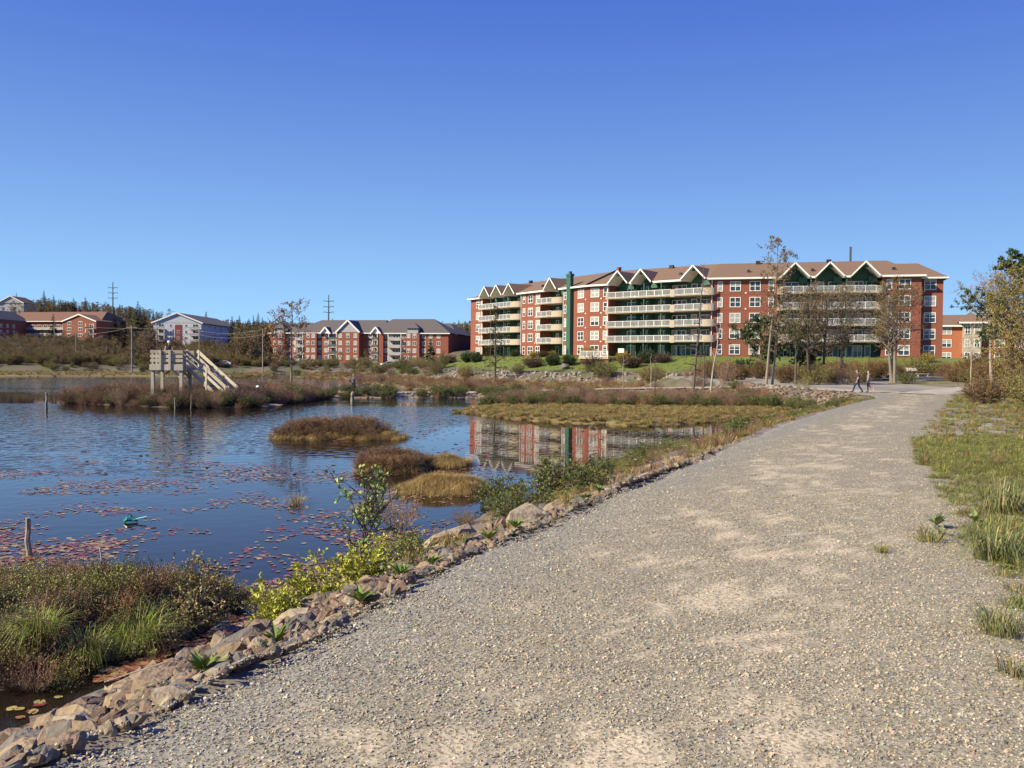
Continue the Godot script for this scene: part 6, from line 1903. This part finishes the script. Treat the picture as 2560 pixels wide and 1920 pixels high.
func small_things():
	var grey := Color(0.36, 0.31, 0.25)
	snag("tall weathered post standing in the near pond at left", P(-7.83, WY, 14.0), 0.62, 0.05, Vector3(-0.05, 0, 0), grey)
	snag("weathered post in the pond off the islet's left end", P(-30.7, WY, 56.8), 1.05, 0.09, Vector3(0.05, 0, 0), grey)
	snag("left of two thin posts below the platform islet", P(-22.6, WY, 57.8), 0.72, 0.05, Vector3.ZERO, grey)
	snag("right of two thin posts below the platform islet", P(-21.6, WY, 58.0), 0.95, 0.045, Vector3(0.04, 0, 0), grey * 0.7)
	snag("short stump in shallow water below the standing person", P(-13.3, WY, 72.0), 0.75, 0.16, Vector3.ZERO, grey)
	snag("small bent white stick poking from the near pond", P(-6.45, WY, 13.7), 0.2, 0.014, Vector3(-0.1, 0, 0), Color(0.7, 0.66, 0.58), "stick")
	snag("thin dark twig standing in the pond above the near bank", P(-5.1, WY, 12.6), 0.36, 0.008, Vector3(-0.2, 0, 0.05), Color(0.12, 0.08, 0.06), "stick")
	# drifting toy: two wings and a tail of green plastic
	var o = thing("green_toy", "green plastic toy with flat wings floating in the pond", "toy", P(-7.5, WY + 0.02, 17.0), 0.35)
	var g := Geo.new()
	g.tube([Vector3(-0.14, 0.0, 0), Vector3(-0.08, 0.05, 0), Vector3(0.05, 0.03, 0), Vector3(0.12, 0.0, 0)], [0.02, 0.05, 0.035, 0.01], 8, Color.WHITE)
	inst(o, "body", g.mesh(), M.plastic)
	g = Geo.new()
	g.box(Vector3(0.0, 0.02, -0.05), Vector3(0.26, 0.035, 0.05), Color.WHITE, Transform3D(Basis(Vector3.FORWARD, -0.2), Vector3(0.02, 0, 0)))
	var wing = inst(o, "wing", g.mesh(), material("mint", Color(0.25, 0.62, 0.52), 0.4))
	g = Geo.new()
	g.box(Vector3(-0.015, 0.0, -0.01), Vector3(0.015, 0.14, 0.01))
	inst(o, "fin", g.mesh(), M.plastic)
	# fallen sticks
	for w in [["bleached driftwood lying at the causeway foot", -15.6, 75.6, 1.3, 0.06], ["dry stalk lying across the gravel edge", -0.62, 6.35, 0.35, 0.004], ["thin dry stem leaning over the rocks at lower left", -2.35, 5.9, 0.8, 0.005]]:
		g = Geo.new()
		var l: float = w[3]
		g.tube([Vector3(-l / 2, 0, 0), Vector3(0, l * 0.12, 0.02), Vector3(l / 2, l * 0.05, 0.1)], [w[4], w[4] * 0.8, w[4] * 0.4], 5, Color(0.55, 0.46, 0.34))
		tag(inst(self, "driftwood" if l > 1 else "dry_stem", g.mesh(), M.bark, Transform3D(Basis(Vector3.UP, 0.4), G(w[1], w[2], 0.03))), w[0], "driftwood" if l > 1 else "stem")
	# bicycle parked at the foot of the stairs
	o = thing("bicycle", "dark bicycle with a white helmet parked at the foot of the platform stairs", "bicycle", G(-18.75, 62.5, 0.15), 0.3)
	for x in [-0.52, 0.52]:
		g = Geo.new()
		var gs := Geo.new()
		for q in 16:
			var a := TAU * q / 16
			var b := TAU * (q + 1) / 16
			g.bar(Vector3(x + cos(a) * 0.32, 0.34 + sin(a) * 0.32, 0), Vector3(x + cos(b) * 0.32, 0.34 + sin(b) * 0.32, 0), 0.04, 0.04, Color.WHITE, Vector3.BACK)
			if q % 2 == 0: gs.bar(Vector3(x, 0.34, 0), Vector3(x + cos(a) * 0.31, 0.34 + sin(a) * 0.31, 0), 0.006, 0.006, Color.WHITE, Vector3.BACK)
		var wn = inst(o, "wheel", g.mesh(), M.dark)
		inst(wn, "spokes", gs.mesh(), M.steel)
	g = Geo.new()
	for e in [[Vector3(-0.52, 0.34, 0), Vector3(-0.1, 0.32, 0)], [Vector3(-0.1, 0.32, 0), Vector3(-0.25, 0.85, 0)], [Vector3(-0.52, 0.34, 0), Vector3(-0.22, 0.75, 0)], [Vector3(-0.1, 0.32, 0), Vector3(0.35, 0.8, 0)], [Vector3(-0.22, 0.78, 0), Vector3(0.36, 0.82, 0)], [Vector3(0.52, 0.34, 0), Vector3(0.34, 0.95, 0)]]:
		g.tube(e, [0.022, 0.022], 6, Color.WHITE)
	inst(o, "frame", g.mesh(), M.dark)
	g = Geo.new()
	g.tube([Vector3(0.3, 0.98, -0.28), Vector3(0.36, 0.96, 0), Vector3(0.3, 0.98, 0.28)], [0.02, 0.02, 0.02], 6, Color.WHITE)
	inst(o, "handlebar", g.mesh(), M.dark)
	g = Geo.new()
	g.box(Vector3(-0.38, 0.86, -0.07), Vector3(-0.12, 0.92, 0.07))
	inst(o, "saddle", g.mesh(), M.dark)
	g = Geo.new()
	for q in 6:
		for k in 12:
			var a := PI / 2 * q / 6.0
			var b := PI / 2 * (q + 1) / 6.0
			var c := TAU * k / 12
			var e := TAU * (k + 1) / 12
			var pt := func(u: float, t: float) -> Vector3: return Vector3(cos(t) * cos(u) * 0.15, sin(u) * 0.13, sin(t) * cos(u) * 0.11)
			g.quad(pt.call(a, c), pt.call(b, c), pt.call(b, e), pt.call(a, e), Color.WHITE)
	tag(inst(self, "helmet", g.mesh(), M.white_paint, Transform3D(Basis(), G(-18.75, 62.5, 0.15) + Vector3(0.3, 1.02, -0.1))), "white cycle helmet on the bicycle's handlebar", "helmet")

# ---------------------------------------------------------------- people
# surface of joined tapered capsules [a, b, ra, rb, colour], meshed as surface nets
func nets(bones: Array, cell: float, k: float) -> Geo:
	var lo := Vector3.ONE * 1e9
	var hi := -lo
	for b in bones:
		var r: float = maxf(b[2], b[3]) + cell * 2.0
		for p in [b[0], b[1]]:
			lo = lo.min(p - Vector3.ONE * r)
			hi = hi.max(p + Vector3.ONE * r)
	var n := Vector3i(((hi - lo) / cell).ceil()) + Vector3i.ONE
	var f := PackedFloat32Array()
	f.resize(n.x * n.y * n.z)
	f.fill(1.0)
	var near := PackedFloat32Array()
	near.resize(f.size())
	near.fill(9.0)
	var who := PackedByteArray()
	who.resize(f.size())
	for bi in bones.size():
		var b: Array = bones[bi]
		var a: Vector3 = b[0]
		var ab: Vector3 = b[1] - a
		var l2 := maxf(ab.length_squared(), 1e-9)
		var m := maxf(b[2], b[3]) + k + cell * 1.5
		var i0 := Vector3i(((a.min(b[1]) - Vector3.ONE * m - lo) / cell).floor()).clamp(Vector3i.ZERO, n - Vector3i.ONE)
		var i1 := Vector3i(((a.max(b[1]) + Vector3.ONE * m - lo) / cell).ceil()).clamp(Vector3i.ZERO, n - Vector3i.ONE)
		for z in range(i0.z, i1.z + 1):
			for y in range(i0.y, i1.y + 1):
				for x in range(i0.x, i1.x + 1):
					var p := lo + Vector3(x, y, z) * cell
					var t := clampf((p - a).dot(ab) / l2, 0.0, 1.0)
					var d: float = p.distance_to(a + ab * t) - lerpf(b[2], b[3], t)
					var q := (z * n.y + y) * n.x + x
					var h := maxf(k - absf(f[q] - d), 0.0) / k
					f[q] = minf(f[q], d) - h * h * k * 0.25
					if d < near[q]:
						near[q] = d
						who[q] = bi
	var g := Geo.new()
	var at := {}
	var off := [0, 1, n.x, n.x + 1, n.x * n.y, n.x * n.y + 1, n.x * n.y + n.x, n.x * n.y + n.x + 1]
	var cs := [Vector3(0, 0, 0), Vector3(1, 0, 0), Vector3(0, 1, 0), Vector3(1, 1, 0), Vector3(0, 0, 1), Vector3(1, 0, 1), Vector3(0, 1, 1), Vector3(1, 1, 1)]
	var edges := [[0, 1], [2, 3], [4, 5], [6, 7], [0, 2], [1, 3], [4, 6], [5, 7], [0, 4], [1, 5], [2, 6], [3, 7]]
	for z in n.z - 1:
		for y in n.y - 1:
			for x in n.x - 1:
				var q := (z * n.y + y) * n.x + x
				var inside := 0
				for o in 8:
					if f[q + off[o]] < 0.0: inside += 1
				if inside == 0 or inside == 8: continue
				var sum := Vector3.ZERO
				var c := 0
				for e in edges:
					var va := f[q + off[e[0]]]
					var vb := f[q + off[e[1]]]
					if (va < 0.0) != (vb < 0.0):
						sum += cs[e[0]].lerp(cs[e[1]], va / (va - vb))
						c += 1
				at[q] = g.v.size()
				g.v.append(lo + (Vector3(x, y, z) + sum / c) * cell)
				g.c.append(bones[who[q]][4])
	for q in at:
		for e in [[1, n.x, n.x * n.y], [n.x, n.x * n.y, 1], [n.x * n.y, 1, n.x]]:
			var v0 := f[q]
			var v1 := f[q + e[0]]
			if (v0 < 0.0) == (v1 < 0.0): continue
			var a: int = q
			var b: int = q - e[1]
			var c: int = q - e[1] - e[2]
			var d: int = q - e[2]
			if not (at.has(b) and at.has(c) and at.has(d)): continue
			var o: Array = [at[a], at[b], at[c], at[d]] if v0 > 0.0 else [at[a], at[d], at[c], at[b]]
			for j in [0, 1, 2, 0, 2, 3]: g.i.append(o[j])
	g.smooth()
	return g

# a relaxed right hand, wrist at the origin, fingers down -y, thumb towards +z
func hand(skin: Color) -> Geo:
	var b := [[Vector3(0, 0.01, 0), Vector3(0, -0.05, 0.012), 0.022, 0.02, skin], [Vector3(0, 0.0, -0.01), Vector3(0, -0.075, -0.025), 0.02, 0.014, skin], [Vector3(0, -0.04, 0.01), Vector3(0, -0.08, 0.022), 0.019, 0.014, skin]]
	var len := [0.072, 0.082, 0.076, 0.058]
	for q in 4:
		var z: float = 0.028 - q * 0.018
		var p := Vector3(0.0, -0.08, z)
		var m: Vector3 = p + Vector3(0.006, -len[q] * 0.52, 0)
		b.append([p, m, 0.0092, 0.0085, skin])
		b.append([m, m + Vector3(0.018, -len[q] * 0.44, 0), 0.0085, 0.0072, skin])
	b.append([Vector3(0.0, -0.02, 0.02), Vector3(0.012, -0.055, 0.05), 0.013, 0.011, skin])
	b.append([Vector3(0.012, -0.055, 0.05), Vector3(0.02, -0.085, 0.056), 0.01, 0.008, skin])
	return nets(b, 0.006, 0.008)

# head centred on the middle of the skull, face towards +z
func head(skin: Color, hair: Color, bald := false) -> Geo:
	var b := [[Vector3(0, 0.035, -0.012), Vector3(0, 0.02, 0.015), 0.088, 0.08, skin], [Vector3(0, -0.03, 0.03), Vector3(0, -0.075, 0.052), 0.062, 0.042, skin],
		[Vector3(0, -0.015, 0.09), Vector3(0, -0.035, 0.108), 0.011, 0.014, skin], [Vector3(-0.018, -0.068, 0.094), Vector3(0.018, -0.068, 0.094), 0.008, 0.008, skin * Color(0.8, 0.55, 0.5)],
		[Vector3(-0.032, 0.0, 0.084), Vector3(-0.03, 0.0, 0.086), 0.011, 0.011, Color(0.05, 0.035, 0.03)], [Vector3(0.032, 0.0, 0.084), Vector3(0.03, 0.0, 0.086), 0.011, 0.011, Color(0.05, 0.035, 0.03)],
		[Vector3(-0.086, 0.01, -0.01), Vector3(-0.086, -0.03, -0.005), 0.015, 0.011, skin], [Vector3(0.086, 0.01, -0.01), Vector3(0.086, -0.03, -0.005), 0.015, 0.011, skin]]
	if not bald:
		b.append([Vector3(0, 0.055, -0.025), Vector3(0, 0.06, 0.02), 0.088, 0.074, hair])
		b.append([Vector3(0, 0.0, -0.05), Vector3(0, -0.05, -0.045), 0.07, 0.05, hair])
	else:
		b.append([Vector3(0, -0.03, -0.055), Vector3(0, -0.05, -0.05), 0.05, 0.045, hair])
	return nets(b, 0.008, 0.02)

# j: joints; c: colours
func body(j: Dictionary, c: Dictionary, k := 1.0) -> Geo:
	var b := []
	b.append([j.pelvis + Vector3(-0.07, 0, 0), j.pelvis + Vector3(0.07, 0, 0), 0.115 * k, 0.115 * k, c.legs])
	b.append([j.pelvis + Vector3(0, 0.06, 0), j.chest, 0.13 * k, 0.135 * k, c.top])
	b.append([j.chest + Vector3(-0.07, 0.02, 0), j.chest + Vector3(0.07, 0.02, 0), 0.125 * k, 0.125 * k, c.top])
	b.append([j.sl, j.sr, 0.075, 0.075, c.top])
	b.append([j.chest + Vector3(0, 0.15, 0), j.head + Vector3(0, -0.07, -0.01), 0.056, 0.052, c.skin])
	for s in ["l", "r"]:
		var sh: Vector3 = j["s" + s]
		var el: Vector3 = j["e" + s]
		var wr: Vector3 = j["w" + s]
		if c.sleeve == "long":
			b.append([sh, el, 0.062, 0.05, c.top])
			b.append([el, wr, 0.05, 0.036, c.top])
		else:
			b.append([sh, sh.lerp(el, 0.7), 0.066, 0.06, c.top if c.sleeve == "short" else c.skin])
			b.append([sh.lerp(el, 0.7), el, 0.046, 0.042, c.skin])
			b.append([el, wr, 0.042, 0.028, c.skin])
		var hp: Vector3 = j["h" + s]
		var kn: Vector3 = j["k" + s]
		var an: Vector3 = j["a" + s]
		var toe: Vector3 = j["t" + s]
		b.append([hp, kn, 0.1 * k, 0.07, c.legs])
		if c.shorts:
			b.append([kn + (an - kn) * 0.02, kn.lerp(an, 0.35), 0.055, 0.06, c.skin])
			b.append([kn.lerp(an, 0.35), an, 0.06, 0.036, c.skin])
		else: b.append([kn, an, 0.068, 0.055, c.legs])
		b.append([an + Vector3(0, -0.03, 0), toe, 0.044, 0.035, c.shoe])
	return nets(b, 0.018, 0.035)

func person(label, at: Vector3, turn: float, j: Dictionary, c: Dictionary, look: Basis, s := 1.0, k := 1.0):
	var o = thing("person", label, "person", at, turn)
	var g := body(j, c, k)
	g.add(head(c.skin, c.hair, c.get("bald", false)), Transform3D(look, j.head))
	var hd := hand(c.skin)
	for e in ["l", "r"]:
		var f: Vector3 = (j["w" + e] - j["e" + e]).normalized()
		var z := Vector3(0, 0, 1) - f * f.z
		z = z.normalized() if z.length() > 0.1 else Vector3(1, 0, 0)
		var x := (-f).cross(z)
		if e == "l": g.add(hd, Transform3D(Basis(x, -f, z), j["w" + e]))
		else:
			var m := Geo.new()
			m.add(hd, Transform3D(Basis(-x, -f, z), j["w" + e]))
			for q in range(0, m.i.size(), 3):
				var t := m.i[q + 1]
				m.i[q + 1] = m.i[q + 2]
				m.i[q + 2] = t
			g.add(m)
	inst(o, "body", g.mesh(), M.cloth)
	o.scale = Vector3.ONE * s
	return o

func people():
	var skin := Color(0.52, 0.30, 0.21)
	# figures face +z in their own axes, left hand at +x
	var walk := {"pelvis": Vector3(0, 0.94, 0), "chest": Vector3(0, 1.27, 0.02), "sl": Vector3(0.18, 1.41, 0.02), "sr": Vector3(-0.18, 1.41, 0.02), "head": Vector3(0, 1.64, 0.08),
		"el": Vector3(0.25, 1.13, 0.04), "wl": Vector3(0.26, 0.88, 0.14), "er": Vector3(-0.25, 1.14, -0.1), "wr": Vector3(-0.26, 0.9, -0.06),
		"hl": Vector3(0.09, 0.9, 0), "kl": Vector3(0.1, 0.5, -0.06), "al": Vector3(0.1, 0.1, -0.33), "tl": Vector3(0.1, 0.035, -0.16),
		"hr": Vector3(-0.09, 0.9, 0), "kr": Vector3(-0.1, 0.52, 0.2), "ar": Vector3(-0.1, 0.08, 0.34), "tr": Vector3(-0.1, 0.06, 0.52)}
	person("person walking left in dark t-shirt and blue jeans on the causeway path", G(26.55, 66.2, 0.04), -PI / 2 - 0.15, walk, {"skin": skin, "hair": Color(0.05, 0.03, 0.025), "top": Color(0.06, 0.045, 0.042), "legs": Color(0.02, 0.036, 0.095), "shoe": Color(0.06, 0.05, 0.05), "sleeve": "short", "shorts": false}, Basis(Vector3.RIGHT, 0.25))
	var step := walk.duplicate()
	step.merge({"kl": Vector3(0.1, 0.54, 0.02), "al": Vector3(0.1, 0.28, -0.36), "tl": Vector3(0.1, 0.12, -0.36), "kr": Vector3(-0.09, 0.5, 0.06), "ar": Vector3(-0.09, 0.08, 0.03), "tr": Vector3(-0.09, 0.04, 0.2), "wl": Vector3(0.24, 0.9, 0.2), "el": Vector3(0.24, 1.14, 0.07), "head": Vector3(0, 1.64, 0.03)}, true)
	person("person walking behind in grey t-shirt and dark grey shorts on the causeway path", G(27.55, 66.6, 0.04), -PI / 2 - 0.25, step, {"skin": skin, "hair": Color(0.06, 0.03, 0.025), "top": Color(0.22, 0.20, 0.215), "legs": Color(0.11, 0.105, 0.13), "shoe": Color(0.6, 0.42, 0.34), "sleeve": "short", "shorts": true}, Basis(), 0.96)
	var hips := {"pelvis": Vector3(0, 0.94, 0), "chest": Vector3(0, 1.27, 0), "sl": Vector3(0.2, 1.42, 0), "sr": Vector3(-0.2, 1.42, 0), "head": Vector3(0, 1.65, 0.05),
		"el": Vector3(0.42, 1.18, -0.06), "wl": Vector3(0.25, 1.0, 0.04), "er": Vector3(-0.42, 1.18, -0.06), "wr": Vector3(-0.25, 1.0, 0.04),
		"hl": Vector3(0.09, 0.9, 0), "kl": Vector3(0.13, 0.5, 0.02), "al": Vector3(0.15, 0.08, -0.02), "tl": Vector3(0.18, 0.04, 0.14),
		"hr": Vector3(-0.09, 0.9, 0), "kr": Vector3(-0.13, 0.5, 0.02), "ar": Vector3(-0.15, 0.08, -0.02), "tr": Vector3(-0.18, 0.04, 0.14)}
	person("person standing with hands on hips in grey jacket, seen from behind", G(-15.2, 82.6, 0.04), PI - 0.15, hips, {"skin": skin, "hair": Color(0.16, 0.11, 0.08), "top": Color(0.10, 0.095, 0.12), "legs": Color(0.03, 0.032, 0.055), "shoe": Color(0.04, 0.03, 0.03), "sleeve": "long", "shorts": false, "bald": true}, Basis(), 0.95)
	var rail := hips.duplicate()
	rail.merge({"el": Vector3(0.27, 1.16, 0.06), "wl": Vector3(0.24, 1.08, 0.3), "er": Vector3(-0.27, 1.16, 0.06), "wr": Vector3(-0.24, 1.08, 0.3)}, true)
	var o = person("person in dark sleeveless top and white sun hat on the platform", P(-24.75, 1.37, 62.2), 0.3, rail, {"skin": skin, "hair": Color(0.08, 0.05, 0.03), "top": Color(0.03, 0.025, 0.03), "legs": Color(0.05, 0.05, 0.06), "shoe": Color(0.05, 0.05, 0.05), "sleeve": "none", "shorts": false}, Basis(), 0.92)
	var hat := Geo.new()
	hat.tube([Vector3(0, 0.02, 0), Vector3(0, 0.09, 0), Vector3(0, 0.15, 0), Vector3(0, 0.165, 0)], [0.11, 0.108, 0.085, 0.02], 14, Color(0.85, 0.82, 0.75))
	hat.tube([Vector3(0, 0.01, 0), Vector3(0, 0.025, 0), Vector3(0, 0.04, 0)], [0.15, 0.14, 0.1], 14, Color(0.85, 0.82, 0.75))
	inst(o, "sun_hat", hat.mesh(), M.cloth, Transform3D(Basis(), Vector3(0, 1.69, 0.05)))
